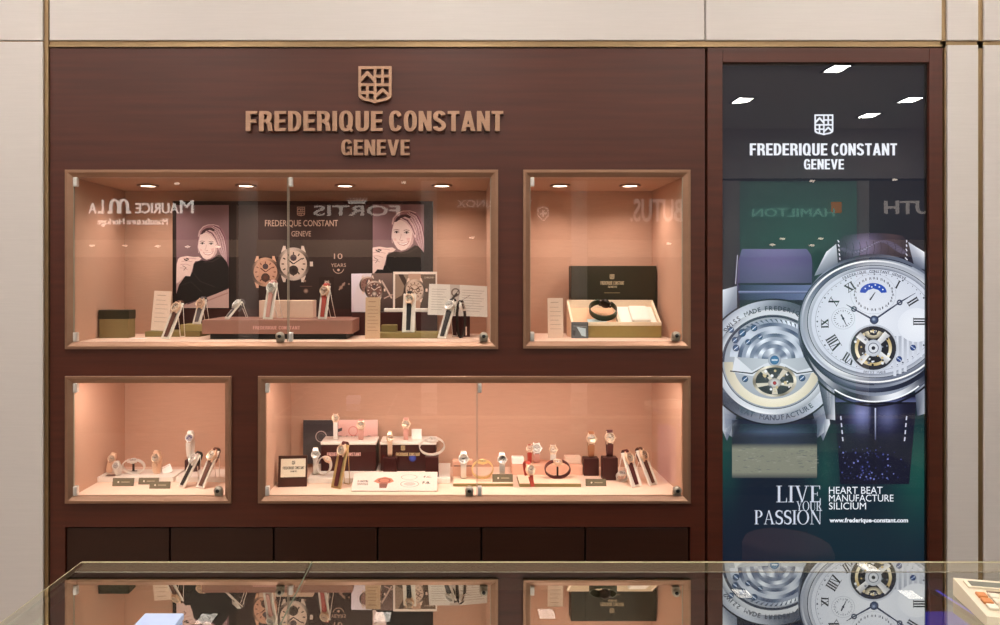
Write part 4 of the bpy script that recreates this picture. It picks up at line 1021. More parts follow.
block('display_block', 'small olive block on the low plinth, left of the rose-brown platform', 'block', 180, 203, .205, .085, f1 + p1h + .0006, p2h, mat('olive_suede_light', (166, 148, 100), rough=.8, spec=.1, var=.05), group=GP)
def leaflet(label, x0, x1, y0, y1, Y, z0, m, yaw=0, tilt=-6, lines=6, ink=(196, 170, 152)):
    A = Art((x0, y0, x1, y1)); wd = x1 - x0
    A.rect(x0 + wd * .2, y0 + 4, x1 - wd * .3, y0 + 4.8, ink)
    for k in range(lines): A.rect(x0 + wd * .15, y0 + 9 + k * (y1 - y0 - 14) / lines, x0 + wd * (.85 if k % 3 else .7), y0 + 9.5 + k * (y1 - y0 - 14) / lines, ink)
    return panel_art('leaflet', label, 'leaflet', A, x0, y0, x1, y1, Y, .0012, paper_print, m, yaw, math.radians(tilt), 0, GC, z0)
l1 = leaflet('tall pale leaflet leaning on the low olive plinth beside the left portrait', 150.5, 168, 291, 331, .225, f1 + p1h + .001, peach_paper); l1.rotation_euler.y = math.radians(3)
# rose-brown platform with lettering
ph, pz = .061, f1
pt = thing('display_platform', 'long rose-brown platform with lettering on its front edge, in the long upper case', 'platform', (PX(277, .09), .09, f1 + .0005), group=GP)
hw = (PX(352.5, .09) - PX(202, .09)) / 2
MB().box((-hw, 0, .017), (hw, .205, ph), .002).build('top', rose_plinth, pt); MB().box((-hw + .02, .02, 0), (hw - .02, .19, .017)).build('foot', black, pt)
A = Art((200, 300, 360, 340)); A.grot('FREDERIQUE CONSTANT', 253, 327, 300, 330.4, (222, 168, 160)); A.build('lettering', paper_print, pt, (277, 335), M(1, .09)).location = (0, -.0004, .017)
zp = f1 + ph + .001
block('display_block', 'cream block in two tones behind a watch on the rose-brown platform', 'block', 259, 313, .195, .06, zp, M(17.5, .195), cream_box, group=GP)
# photo cards and their supports
bh = .078
block('display_block', 'dark maroon block carrying the two photo cards, right in the long upper case', 'block', 352, 437, .262, .05, f1, bh, maroon_box, group=GP)
A = Art((351.5, 274.5, 393, 313)); A.rect(351.5, 274.5, 367, 313, (232, 222, 236), (214, 196, 206)); A.rect(363, 274.5, 393, 313, (120, 98, 92), (60, 44, 40)); A.poly([(363, 274.5), (372, 274.5), (366, 313), (355, 313), (352, 300)], (222, 208, 216)); A.up()
art_watch(A, 368, 286, 8.5, (226, 198, 184), (150, 110, 100), (70, 44, 40)); art_watch(A, 374.5, 291.5, 9.5, (232, 206, 192), (112, 76, 68), (236, 214, 200)); A.line([(382, 282), (392, 300)], 1.6, (206, 180, 168)); A.line([(384, 300), (393, 296)], 1.2, (190, 160, 150))
panel_art('photo_card', 'photo card of two chronographs with a white left side, behind the beige leaflet', 'photo card', A, 351.5, 274.5, 393, 313, .288, .002, paper_print, white_paper, 0, math.radians(-5), math.radians(-1), GC, f1 + bh + .001)
A = Art((393, 272.5, 437, 312.5)); A.rect(393, 272.5, 437, 312.5, (240, 226, 214)); A.up(); A.rect(395, 275, 435.5, 310, (104, 84, 68), (70, 54, 46)); A.up(); A.poly([(395, 275), (410, 275), (402, 296), (395, 300)], (150, 128, 112)); A.poly([(398, 275), (403, 275), (412, 292), (408, 294)], (70, 54, 46)); A.text('CHRONO', 424, 277.5, 434, 279.2, (220, 204, 190)); A.up()
art_watch(A, 414.5, 291, 11, (238, 210, 192), (226, 200, 182), (90, 62, 52), (196, 160, 140), False); A.up(2); A.ring(414, 290.5, 4.6, 5.2, (120, 84, 70), n=24)
panel_art('photo_card', 'white-bordered photo card showing one rose gold watch, right of the two portraits', 'photo card', A, 393, 272.5, 437, 312.5, .292, .002, paper_print, white_paper, 0, math.radians(-4), 0, GC, f1 + bh + .001)
block('display_block', 'thin white slab on the maroon block before the white-bordered photo card', 'block', 384, 430, .2635, .024, f1 + bh + .0006, .012, white_paper, group=GP)
p3h = .017
plinth('low olive plinth under the upright watch, right in the long upper case', 378, 440, .135, .105, f1, p3h, stand_olive)
block('display_block', 'small olive block beside the beige leaflet on the right plinth', 'block', 381, 397, .2, .03, f1 + p3h + .0006, M(6.5, .2), stand_olive, group=GP)
l2 = leaflet('beige leaflet standing before the photo card of two chronographs', 365, 380, 296.5, 338, .118, f1 + .0006, mat('beige_paper', (214, 178, 148), rough=.7, spec=.15, var=.03), lines=8, ink=(168, 128, 104))
block('display_block', 'dark maroon block holding up the open catalogue at the right', 'block', 452, 470, .2, .06, f1, M(20.5, .2), maroon_box, group=GP)
# open catalogue
cz = f1 + M(20.5, .2) + .001
cat_ = thing('catalogue', 'open white catalogue with a watch across its fold, right end of the long upper case', 'catalogue', (PX(458, .23), .23, cz), (math.radians(-10), math.radians(2.5), 0), GC)
s = M(1, .23)
for sx, yw, nm in ((-1, 0, 'left_page'), (1, 0, 'right_page')):
    A = Art((427, 286, 489, 319)); x0, x1 = (428, 459) if sx < 0 else (459, 488)
    A.rect(x0, 287, x1, 318.4, (226, 220, 212)); A.up()
    for k in range(9): A.rect(x0 + 3, 292 + k * 2.6, x0 + (18 if sx < 0 else 25) - (k % 3) * 2, 292.5 + k * 2.6, (176, 168, 160))
    if sx < 0: A.poly([(449, 287), (459, 287), (459, 318), (452, 318)], (196, 186, 178)); A.up(); A.ring(455, 295, 3, 4.5, (120, 106, 98), n=20); A.line([(450, 304), (457, 296)], 2, (60, 52, 50)); A.line([(452, 300), (459, 292)], .8, (90, 80, 76))
    else: A.line([(460, 304), (470, 297)], .6, (150, 140, 132)); A.ring(468, 304, 5, 5.4, (200, 190, 182), n=20)
    pg = A.build(nm, paper_print, cat_, (458.5, 318.4), s, eps=3e-5); pg.rotation_euler.z = math.radians(4 * sx)
    MB().box((-.0995 * (sx < 0), .0006, 0), (.0975 * (sx > 0), .003, 31 * s), .0003).build('paper_block', white_paper, pg)
# watches of the long upper case
EL = 'leaning easels holding watches'
ramp_watch('brown-dialled watch on the easel before the tall pale leaflet', (165, 339.5), (171.3, 309.5), f1, .095, r=.0165, metal='gold', dial='brown', colour='brown', stand_label='cream easel with leather squares before the tall pale leaflet', wpx=11, leg=.1)
ramp_watch('rose gold watch with grey strap on the small olive block below the left portrait', (196, 326), (198.6, 306.5), f1 + p1h + p2h + .0012, .213, r=.0155, metal='gold', dial='rose', colour='grey', stand_label='white easel on the small olive block below the left portrait', tilt=22, leg=.25)
ramp_watch('silver watch lying flat over the easel at the left end of the rose-brown platform', (226, 321.5), (235, 308), zp, .1, r=.014, dial='silver', colour='grey', stand_label='short white easel at the left end of the rose-brown platform', tilt=40, leg=.35)
ramp_watch('white-dialled steel watch with pale strap before the cream block on the platform', (267.3, 321), (270, 290), zp, .1, r=.0155, dial='white', colour='rose', stand_label='tall white easel before the cream block on the platform', tilt=13, leg=.3, wpx=11)
ramp_watch('gold watch with red strap on the right end of the rose-brown platform', (322, 320.6), (324, 293), zp, .11, r=.0155, metal='gold', dial='rose', colour='red', stand_label='white easel on the right end of the rose-brown platform', tilt=14, leg=.45)
ramp_watch('upright rose gold watch with black strap before the white-bordered photo card', (408, 333.5), (409, 300.5), f1 + p3h + .0006, .15, r=.0155, metal='gold', dial='white', colour='black', stand_label='tall cream easel before the white-bordered photo card', tilt=12, wpx=13, edge=False)
ramp_watch('silver watch with dark strap on the easel below the open catalogue', (441.5, 339.5), (450.3, 308), f1, .115, r=.0165, dial='silver', colour='black', stand_label='white easel below the open catalogue', leg=.12)
wt = ring_watch('black watch seen edge-on with a white tag, before the open catalogue', 461, f1 + .0003, .15, w=9, h=37, r=.0135, dial='black', kind='leather', colour='black', yaw=math.radians(62), head_deg=135)
MB().box((-.0045, -.019, -.052), (.0045, -.0182, -.024), .0003).build('tag', white_paper, wt)
# ================================================================== short upper case
b2 = block('presentation_box', 'dark olive presentation box with a crest standing at the back of the short upper case', 'box', 571, 656.5, .27, .05, f2, M(69, .27), olive_dark)
A = Art((560, 260, 670, 340)); K = (196, 180, 150)
for q in shield_polys(612, 277, 4.5, 5): A._emit([((p[0], p[1]), lin(K)[:3]) for p in q])
A.grot('FREDERIQUE CONSTANT', 600.5, 281.4, 624, 285, K); A.grot('GENEVE', 608, 286, 617, 288, K); A.rect(604, 292.6, 620, 293.4, (140, 126, 98))
A.build('lettering', paper_print, b2, (613.75, 335), M(1, .27)).location = (0, -.0004, 0)
leaflet('cream leaflet standing left of the open gift box', 548, 563.5, 298, 338, .13, f2 + .0006, peach_paper)
gx0, gx1, gy = PX(571.5, .14), PX(661.5, .14), .14
gb = thing('gift_box', 'open cream gift box with gold front and a white cushion', 'box', ((gx0 + gx1) / 2, gy, f2 + .0005)); hw = (gx1 - gx0) / 2
goldm = mat('gold_card_side', (158, 138, 84), rough=.5, spec=.3, var=.05); creamv = mat('cream_velvet', (244, 226, 200), rough=.8, spec=.1, var=.03)
fh, bk, dp, tk = .050, .118, .105, .007
def slope(y): return fh + (bk - fh) * y / dp
MB().box((-hw, 0, 0), (hw, tk, fh - .012), .001).build('front_panel', goldm, gb)
m = MB()
m.box((-hw, -.0006, fh - .012), (hw, tk, fh), .001)
for sx in (-1, 1):
    a, b = sorted((sx * hw, sx * (hw - tk)))
    m.add([(a, tk, 0), (b, tk, 0), (b, dp, 0), (a, dp, 0), (a, tk, fh), (b, tk, fh), (b, dp, bk), (a, dp, bk)], [(0, 1, 2, 3), (4, 7, 6, 5), (0, 4, 5, 1), (2, 6, 7, 3), (1, 5, 6, 2), (0, 3, 7, 4)])
m.box((-hw, dp - tk, 0), (hw, dp, bk), .001)
m.build('rim', creamv, gb)
m = MB(); e = .022
m.add([(-hw + tk, tk, slope(tk) - e), (hw - tk, tk, slope(tk) - e), (hw - tk, dp - tk, slope(dp - tk) - e), (-hw + tk, dp - tk, slope(dp - tk) - e), (-hw + tk, tk, .002), (hw - tk, tk, .002), (hw - tk, dp - tk, .002), (-hw + tk, dp - tk, .002)], [(0, 1, 2, 3), (4, 7, 6, 5), (0, 4, 5, 1), (2, 6, 7, 3), (1, 5, 6, 2), (0, 3, 7, 4)])
m.build('lining', mat('peach_lining', (232, 184, 150), rough=.85, spec=.1, var=.03), gb)
sl = math.atan2(bk - fh, dp); TS = Matrix.Translation((0, tk, slope(tk) - e + .0012)) @ Matrix.Rotation(sl, 4, 'X')
cx0, cx1 = .018, hw - tk - .002
cu = MB().box((cx0, .002, 0), (cx1, .106, .006), .002, TS).build('cushion_tray', mat('white_satin', (250, 244, 234), rough=.6, spec=.3, var=.02), gb)
MB().box((cx0 + .035, .012, .006), (cx1 - .02, .094, .02), .007, TS).build('cushion', MATS['white_satin'], cu)
MB().box((cx0 - .012, .0, 0), (cx0 - .004, .108, .018), .001, TS).build('divider', creamv, gb)
# watch in the box and the slate booklet over its corner
wt = ring_watch('dark watch with a green strap lying in the left half of the gift box', 603, f2 + .052, .178, w=27, h=21, mode='loop', r=.017, metal='dark', dial='black', kind='leather', colour='black', tilt=math.radians(-42), yaw=math.radians(-12), roll=math.radians(14), wid=.024)
green_l = mat('green_leather', (52, 66, 44), rough=.5, spec=.3, scale=400, var=.12, bump=.3)
for ch in wt.children:
    if ch.name.startswith('strap'): ch.data.materials[0] = green_l
A = Art((0, 0, 20, 18)); A.rect(0, 0, 20, 18, (70, 74, 78), (96, 100, 104)); A.up(); A.poly([(6, 4), (17, 6), (17, 16), (12, 15)], (190, 212, 224)); A.line([(2, 3), (18, 4)], .6, (150, 156, 158)); A.poly([(1, 8), (5, 9), (4, 15), (1, 14)], (52, 54, 56))
flat = thing('guarantee_card', 'pale blue card under the dark watch in the gift box', 'card', (PX(600, .15), .149, f2 + .041), (math.radians(34), 0, math.radians(6)), GC)
MB().box((-.036, 0, 0), (.026, .03, .0012), .0004).build('card', mat('pale_blue_paper', (206, 222, 226), rough=.6, spec=.2, var=.04), flat)
bk_ = thing('booklet', 'slate grey booklet with a pale blue panel at the left corner of the gift box', 'booklet', (PX(580, .12), .12, f2 + .0006), (math.radians(-12), 0, math.radians(-8)), GC)
MB().box((-.027, .0006, 0), (.026, .004, .052), .0005).build('cover', mat('slate_card', (84, 88, 90), rough=.5, spec=.3, var=.05), bk_)
A.build('print', paper_print, bk_, (10, 18), .0026, eps=5e-5)
# ================================================================== short lower case
sh = .016
plinth('white slab at the left of the short lower case, under the bracelet watches', 95, 173, .15, .1, f3, sh, stand_white)
plinth('white slab at the right of the short lower case, behind two easels', 175.5, 225.5, .15, .1, f3, sh, stand_white)
zs = f3 + sh + .0006
ring_watch('small rose gold watch with tilted face at the left end of the left white slab', 111.5, zs, .2, w=9, h=20, r=.0125, metal='gold', dial='white', colour='gold', head_deg=150, roll=math.radians(14))
ring_watch('small silver watch low beside the oval bracelet watch on the left white slab', 117.5, zs, .175, w=9, h=13.5, r=.0115, dial='silver', colour='steel', head_deg=150, roll=math.radians(-10))
ring_watch('silver bracelet watch standing as an oval hoop on the left white slab', 133.5, zs, .19, w=22, h=14.5, mode='loop', r=.0125, dial='white', tilt=math.radians(14))
c_clip('tiny dark clip inside the oval bracelet hoop on the left white slab', 133.5, .215, zs, 8, 8, darkmetal_m)
ring_watch('rose gold watch with white face upright beside the small leaning card', 157, zs, .19, w=9, h=23, r=.0155, metal='gold', dial='white', colour='gold', head_deg=155, yaw=math.radians(-14))
A = Art((163, 463, 174, 473)); A.rect(164, 466, 172, 466.6, (190, 170, 150))
panel_art('price_card', 'small white card leaning right of the upright rose gold watch', 'card', A, 163.5, 465, 173, 473.5, .2, .0012, paper_print, white_paper, math.radians(20), math.radians(-35), math.radians(-25), GC, zs)
dz = M(11.5, .215)
block('watch_cube', 'small dark stand under the blue-dialled watch in the short lower case', 'watch stand', 184.5, 197, .215, .032, zs, dz, maroon_box, group='dark cubes under watches')
ring_watch('blue-dialled watch highest in the short lower case, on a small dark stand', 190.5, zs + dz + .0006, .228, w=9, h=28, r=.0145, metal='steel', dial='blue', colour='steel', head_deg=146, yaw=math.radians(-10))
ramp_watch('silver watch with black strap on the left easel of the short lower case', (180.5, 489), (190.5, 464), f3, .085, r=.0165, dial='white', colour='black', stand_label='white easel, left one of the pair in the short lower case', leg=.06, tilt=30, wpx=11)
ramp_watch('rose gold watch with brown strap on the easel beside the case lock', (199.5, 490), (208, 461.5), f3, .075, r=.017, metal='gold', dial='white', colour='brown', stand_label='white easel, right one of the pair in the short lower case', leg=.06, tilt=30, wpx=11)
def plaque(label, x0, x1, y0, y1, Y, z0, yaw=0):
    A = Art((x0, y0, x1, y1)); w_ = x1 - x0
    A.disc(x0 + w_ * .28, (y0 + y1) / 2, .9, (226, 214, 196), None, 10); A.rect(x0 + w_ * .42, (y0 + y1) / 2 - .5, x1 - w_ * .18, (y0 + y1) / 2 + .5, (172, 158, 134))
    return panel_art('name_plaque', label, 'plaque', A, x0, y0, x1, y1, Y, .006, paper_print, grey_plaque, yaw, math.radians(-14), 0, 'small grey plaques', z0)
plaque('grey plaque before the small pair of watches, short lower case', 112, 133, 479, 487, .103, f3 + .0006)
plaque('grey plaque at the middle of the left white slab, half hidden', 138, 158, 479.5, 486, .122, f3 + .0006)
plaque('darker grey plaque nearest the glass in the short lower case', 149, 169.5, 483, 490, .075, f3 + .0006)
flat_card('tiny dark card flat on the left white slab', 105, 114, .158, .02, zs, maroon_box)
# ================================================================== long lower case
pah = .017; zA = f4 + pah + .0006
plinth('broad white slab under the two maroon boxes in the long lower case', 307.5, 450, .135, .195, f4, pah, stand_white)
A = Art((303, 420.5, 377.5, 464)); A.rect(303, 420.5, 342, 464, (66, 62, 66), (92, 84, 86)); A.rect(338, 420.5, 377.5, 464, (240, 194, 186), (232, 180, 172)); A.up()
A.poly([(303, 440), (342, 428), (342, 431), (303, 446)], (84, 78, 82)); A.ring(321, 437, 4.8, 5.8, (196, 180, 178), n=30); A.ring(353, 431.5, 4, 4.8, (222, 140, 132), n=24); A.ring(321, 437, 3, 3.3, (140, 128, 128), n=20)
A.grot('O', 332, 437, 337, 444, (236, 222, 216)); A.up()
A.text('2', 337.5, 436, 343.5, 445, (60, 36, 36), .03); A.text('U8', 346, 436, 357.5, 445, (60, 36, 36), .03); A.text('2', 366, 436, 373, 445, (60, 36, 36), .03)
panel_art('advertising_board', 'half dark, half pink advertising board behind the left maroon box', 'board', A, 303.5, 420.5, 377.5, 464, .318, .003, paper_print, white_paper, 0, math.radians(-1.5), 0, GC, zA)
bz = M(29, .22); GB = 'maroon boxes in the long lower case'
for x0, x1, lab, k in ((321, 376, 'left maroon box with a white lid and pale lettering, below the pink board', 0), (380.5, 436, 'right maroon box with a white lid, gold lettering and a blue spot', 1)):
    b = block('presentation_box', lab, 'box', x0, x1, .22, .09, zA, bz, maroon_box, group=GB, lid=.009, lidm=stand_white)
    A = Art((x0, 440, x1, 474)); mx = (x0 + x1) / 2; K = (226, 176, 168) if not k else (214, 186, 140)
    if k:
        for q in shield_polys(403, 449, 4, 5): A._emit([((p[0], p[1]), lin(K)[:3]) for p in q])
        A.disc(412.5, 459, 3.6, (86, 100, 190), (60, 60, 130), 16); A.grot('FREDERIQUE CONSTANT', 396, 453.6, 420, 456.8, K)
    else: A.grot('FREDERIQUE CONSTANT', 327, 453.4, 361, 457, K)
    A.build('lettering', paper_print, b, (mx, 472), M(1, .22)).location = (0, -.0004, 0)
zb = zA + bz + .0009
ring_watch('pale watch seen nearly edge-on at the left of the left maroon box', 335.5, zb, .25, w=8, h=25, r=.013, metal='gold', dial='white', kind='leather', colour='white', head_deg=128, yaw=math.radians(8))
ring_watch('white-faced gold watch on the right of the left maroon box', 361, zb, .25, w=9, h=20, r=.0145, metal='gold', dial='white', kind='leather', colour='rose', head_deg=150)
ring_watch('white-faced watch alone on the right maroon box, beside a small white card', 406, zb, .25, w=9, h=21.5, r=.0145, metal='gold', dial='white', kind='leather', colour='rose', head_deg=150)
A = Art((0, 0, 1, 1))
panel_art('price_card', 'small white card standing on the right maroon box', 'card', None, 411.5, 426, 421.5, 435.5, .27, .0012, paper_print, white_paper, 0, math.radians(-6), 0, GC, zb)
ring_watch('silver watch standing left of the pink-white hoop, before the dark board', 315.5, zA, .18, w=9, h=26, r=.0145, dial='white', colour='steel', head_deg=146, yaw=math.radians(10))
ring_watch('pink-white hoop of a watch leaning before the left maroon box', 324, zA, .16, w=15, h=20, mode='loop', r=.012, metal='gold', dial='white', kind='leather', colour='white', roll=math.radians(35), tilt=math.radians(10), yaw=math.radians(-25))
ramp_watch('rose gold watch with maroon strap on the gold easel beside the flat brochure', (335.5, 490.3), (341.3, 454.5), f4, .075, r=.0165, metal='gold', dial='white', colour='maroon', stand=mat('gold_easel', (214, 184, 130), rough=.4, metal=.6, var=.05), stand_label='gold-edged easel beside the flat white brochure', tilt=17, wpx=12, leg=.08)
cubeg = 'dark cubes under watches'
block('watch_cube', 'dark cube before the gap between the two maroon boxes', 'watch stand', 383, 396.5, .185, .034, zA, M(16, .185), maroon_box, group=cubeg)
ring_watch('small gold watch on the dark cube before the gap between the maroon boxes', 390, zA + M(16, .185) + .0006, .2, w=9, h=25, r=.0125, metal='gold', dial='rose', colour='gold', head_deg=150)
block('watch_cube', 'dark cube under the wide silver hoop at the right end of the broad slab', 'watch stand', 425, 438.5, .145, .036, zA, M(20, .145), maroon_box, group=cubeg)
ring_watch('wide silver bracelet hoop on the dark cube at the right maroon box', 432, zA + M(20, .145) + .0006, .163, w=25, h=18, mode='loop', r=.0155, dial='white', tilt=math.radians(12), yaw=math.radians(8))
# flat brochure on its slope, plaque, cards
A = Art((351, 463, 437, 493.5)); A.rect(351, 463, 437, 493.5, (214, 196, 186)); A.up()
A.text('100%', 356, 477, 367, 480.5, (24, 18, 18), .02); A.text('SWISS', 356, 481.5, 367, 485, (24, 18, 18), .02); A.text('F.C.', 423, 470, 431, 473, (24, 18, 18), .02); A.text('F.8.', 422, 479, 430, 483, (24, 18, 18), .03)
A.poly([(372, 479), (376, 474), (383, 471.5), (390, 474), (393, 479), (388, 482), (377, 482)], (176, 112, 92)); A.poly([(378, 482), (387, 482), (386, 489.5), (379, 489.5)], (120, 78, 68)); A.ring(383, 477.5, 5.2, 6.2, (104, 60, 50), n=24, sy=.6); A.ring(408, 472, 7.6, 8.5, (190, 140, 132), n=28, sy=.5); A.ring(409, 483, 8.6, 9.6, (190, 140, 132), n=28, sy=.55); A.disc(409, 483, 6, (204, 168, 160), None, 20, .5)
panel_art('brochure', 'white brochure lying on a slope at the front of the long lower case', 'brochure', A, 351, 463.5, 437, 493.5, .04, .004, paper_print, white_paper, 0, math.radians(-68), 0, GC, f4 + .005)
flat_card('small orange card behind the flat white brochure', 370, 383, .142, .022, zA, mat('orange_card', (222, 150, 110), rough=.7, spec=.1, var=.04))
A = Art((278, 456, 307, 488)); A.rect(280.5, 460, 305, 478, (232, 218, 196)); A.up()
for q in shield_polys(293, 464, 3.2, 3.8): A._emit([((p[0], p[1]), lin((40, 34, 40))[:3]) for p in q])
A.grot('FREDERIQUE', 282.5, 467.6, 293.6, 470.4, (40, 34, 34)); A.grot('CONSTANT', 294.3, 467.6, 303.6, 470.4, (40, 34, 34)); A.grot('GENEVE', 290, 471.6, 296.5, 473.2, (70, 60, 56))
panel_art('name_plaque', 'dark brown plaque with a cream label at the left of the long lower case', 'plaque', A, 278, 457, 306.5, 487.5, .095, .008, paper_print, mat('dark_walnut', (72, 40, 30), rough=.4, spec=.4, var=.1, scale=40, stretch=(.2, 1, 1)), math.radians(5), math.radians(-10), 0, None, f4 + .0006, part='label_print')
pbh = .011; zB = f4 + pbh + .0006
plinth('low olive slab left of centre, under the gold hoop', 453, 513, .1, .1, f4, pbh, stand_olive, top=peach_cloth)
block('display_block', 'rose block behind the crossed steel watch on the low olive slab', 'block', 452.5, 472.5, .178, .02, zB, M(16, .178), pink_cloth, group=GP)
ring_watch('steel watch crossed by a thin dark bar on the low olive slab', 463.5, zB, .15, w=9, h=27, r=.0165, dial='silver', colour='steel', head_deg=150)
bt = thing('holder_bar', 'thin dark bar crossing the steel watch on the low olive slab', 'watch stand', (PX(463, .167), .167, zB + .0005)); MB().tube([(-.03, 0, .036), (.03, 0, .036)], .0014, 8).build('rod', darkmetal_m, bt); MB().tube([(0, 0, 0), (0, 0, .036)], .0014, 8).box((-.008, -.004, 0), (.008, .004, .002)).build('post', darkmetal_m, bt)
ring_watch('yellow gold bracelet hoop on the low olive slab', 482.5, zB, .145, w=21, h=19, mode='loop', r=.0125, metal='ygold', dial='white', colour='ygold', tilt=math.radians(12))
flat_card('thin rose card under the yellow gold bracelet hoop', 476, 491, .115, .02, zB, pink_cloth)
ring_watch('steel chronograph with dark dial behind a grey plaque at centre', 502, zB, .16, w=9, h=25, r=.0155, dial='black', colour='steel', head_deg=150)
plaque('grey plaque before the dark-dialled chronograph on the low olive slab', 492.5, 513, 475.5, 483.3, .11, zB)
pch = .012; zC = f4 + pch + .0006
plinth('low olive slab right of centre, under the dark leather hoop', 519.5, 581, .095, .1, f4, pch, stand_olive, top=peach_cloth)
kh = M(10, .235)
block('display_block', 'long pink block behind the right olive slab', 'block', 512, 583, .235, .075, f4, kh, pink_cloth, group=GP)
zk = f4 + kh + .0009
block('display_block', 'small white block at the left end of the long pink block', 'block', 512, 524, .245, .03, zk, M(6.5, .245), white_paper, group=GP)
block('display_block', 'small cream cushion block at the right end of the long pink block', 'block', 565, 581, .25, .03, zk, M(7, .25), cream_box, group=GP)
ring_watch('small watch with red strap on the long pink block', 529.5, zk, .26, w=8, h=18, r=.0115, metal='gold', dial='rose', kind='leather', colour='red', head_deg=140)
ring_watch('steel watch with pale strap right of the red-strapped watch, pink block', 536.5, zk, .265, w=9, h=18.5, r=.0165, dial='silver', kind='leather', colour='rose', head_deg=142, bezel='steel')
ring_watch('cream watch with white strap at the middle of the long pink block', 553, zk, .255, w=9, h=17.5, r=.0145, metal='gold', dial='white', kind='leather', colour='white', head_deg=140)
ramp_watch('white-faced watch with red strap hanging over the front of an olive slab', (533, 489.5), (529.8, 472), f4, .068, r=.0165, metal='gold', dial='white', colour='red', tilt=18)
ring_watch('watch on a dark leather hoop on the right olive slab', 557.5, zC, .145, w=25, h=18.5, mode='loop', r=.0145, metal='gold', dial='white', kind='leather', colour='maroon', tilt=math.radians(14))
c_clip('dark foot clip under the dark leather hoop on the right olive slab', 557.5, .168, zC, 8, 10, darkmetal_m)
block('watch_cube', 'dark cube with a small crest, left one of the tall pair', 'watch stand', 584, 599, .225, .036, f4, M(17.5, .225), maroon_box, group=cubeg)
ring_watch('bright white-faced watch on the left cube of the tall pair', 591, f4 + M(17.5, .225) + .0008, .243, w=9, h=25, r=.017, metal='gold', dial='white', kind='leather', colour='tan', head_deg=152)
block('watch_cube', 'taller dark cube, right one of the tall pair', 'watch stand', 603, 618, .17, .036, f4, M(22.5, .17), maroon_box, group=cubeg)
ring_watch('bright white-faced watch on the right, taller cube of the pair', 609.5, f4 + M(22.5, .17) + .0008, .188, w=9, h=26, r=.0175, metal='gold', dial='white', kind='leather', colour='maroon', head_deg=152)
plaque('grey plaque before the pair of dark cubes', 586, 606.5, 480, 487, .103, f4 + .0006)
ring_watch('little silver bracelet watch lying between the taller cube and the easels', 622, f4 + .0006, .15, w=11, h=10, mode='loop', r=.0115, dial='silver', tilt=math.radians(20))
ramp_watch('watch with narrow maroon strap on the left of the two striped easels', (637.5, 487.5), (631, 461.5), f4, .09, r=.0165, metal='gold', dial='white', colour='maroon', stand_label='striped white easel, left of the pair by the case corner', wpx=13, tilt=26)
ramp_watch('watch with brown dial on the right of the two striped easels', (654, 485), (645.5, 458), f4, .11, r=.0165, metal='gold', dial='brown', colour='brown', stand_label='striped white easel, right of the pair by the case corner', wpx=13, tilt=26)
# ------------------------------------------------------------------ glass display counter in front
ZC, YB, YF = .952, -.770, -1.40
cg = glass('counter_glass', 14.0, (226, 236, 228), (250, 248, 240))
cgs = glass('counter_side_glass', 1.6, (214, 232, 220))
edge_m = mat('green_glass_edge', (186, 178, 140), rough=.3, spec=.6, var=.05)
alu = mat('grey_green_aluminium', (112, 112, 98), rough=.38, metal=.6, var=.04)
XL, XJ, XR = PX(82, YB), PX(312, YB), 2.1
ct = thing('display_counter', 'long glass-topped display counter along the bottom of the photo', 'display counter', ((XL + XR) / 2, (YB + YF) / 2, 0)); ox, oy = ct.location.x, ct.location.y
L = lambda x, y, z: (x - ox, y - oy, z)
for a, b in ((XL, XJ - .0012), (XJ + .0012, XR)):
    g = bx('glass_top', L(a, YF, ZC - .010), L(b, YB - .005, ZC), cg, ct)
    MB().box(L(a, YB - .005, ZC - .0102), L(b, YB + .0012, ZC + .0004)).build('polished_edge', edge_m, g)
MB().box(L(XJ - .0012, YF, ZC - .0102), L(XJ + .0012, YB, ZC + .0003)).build('joint', mat('silicone_joint', (92, 104, 84), rough=.3, spec=.4, var=.03), ct)
MB().box(L(XL - .0015, YF, ZC - .0102), L(XL, YB, ZC + .0002)).build('end_edge', edge_m, ct)
# frame under the glass, back and end panes, deck, body
fm = MB()
fm.box(L(XL + .004, YB - .052, ZC - .034), L(XR, YB - .004, ZC - .0108), .002)
fm.box(L(XL + .004, YF, ZC - .030), L(XL + .016, YB - .05, ZC - .0108), .002)
fm.build('top_frame', alu, ct)
bx('back_glass', L(XL + .004, YB - .012, .66), L(XR, YB - .006, ZC - .034), cgs, ct)
bx('end_glass', L(XL + .001, YF, .66), L(XL + .007, YB - .014, ZC - .0108), cgs, ct)
bx('deck', L(XL, YF, .63), L(XR, YB, .66), mat('dark_brown_suede', (34, 22, 20), rough=.8, spec=.1, var=.06), ct)
bx('body', L(XL + .01, YF + .02, .08), L(XR, YB - .01, .63), wood_door, ct); bx('plinth', L(XL + .04, YF + .05, 0), L(XR - .02, YB - .04, .08), black, ct)
trim_m = glass('frame_standin_glass', 14.0, (118, 110, 86), (250, 248, 240), opaque=True)  # opaque band added on the glass in place of the bright frame underneath
tr = MB().box(L(XL + .012, YB - .050, ZC), L(XJ - .004, YB - .006, ZC + .0008)).box(L(XJ + .004, YB - .050, ZC), L(XR, YB - .006, ZC + .0008))
tr.build('frame_standin_band', trim_m, ct)
blue_e = emat('blue_led', (92, 88, 255), 2.0)
ls = MB().box(L(.921, YF + .2, .898), L(.930, YB - .02, .906), .001).box(L(.9225, YB - .02, .895), L(.9285, YB - .012, .908)).build('light_strip', alu, ct)
MB().box(L(.924, YF + .2, .906), L(.9275, YB - .022, .908), .001).build('diffuser', blue_e, ls)
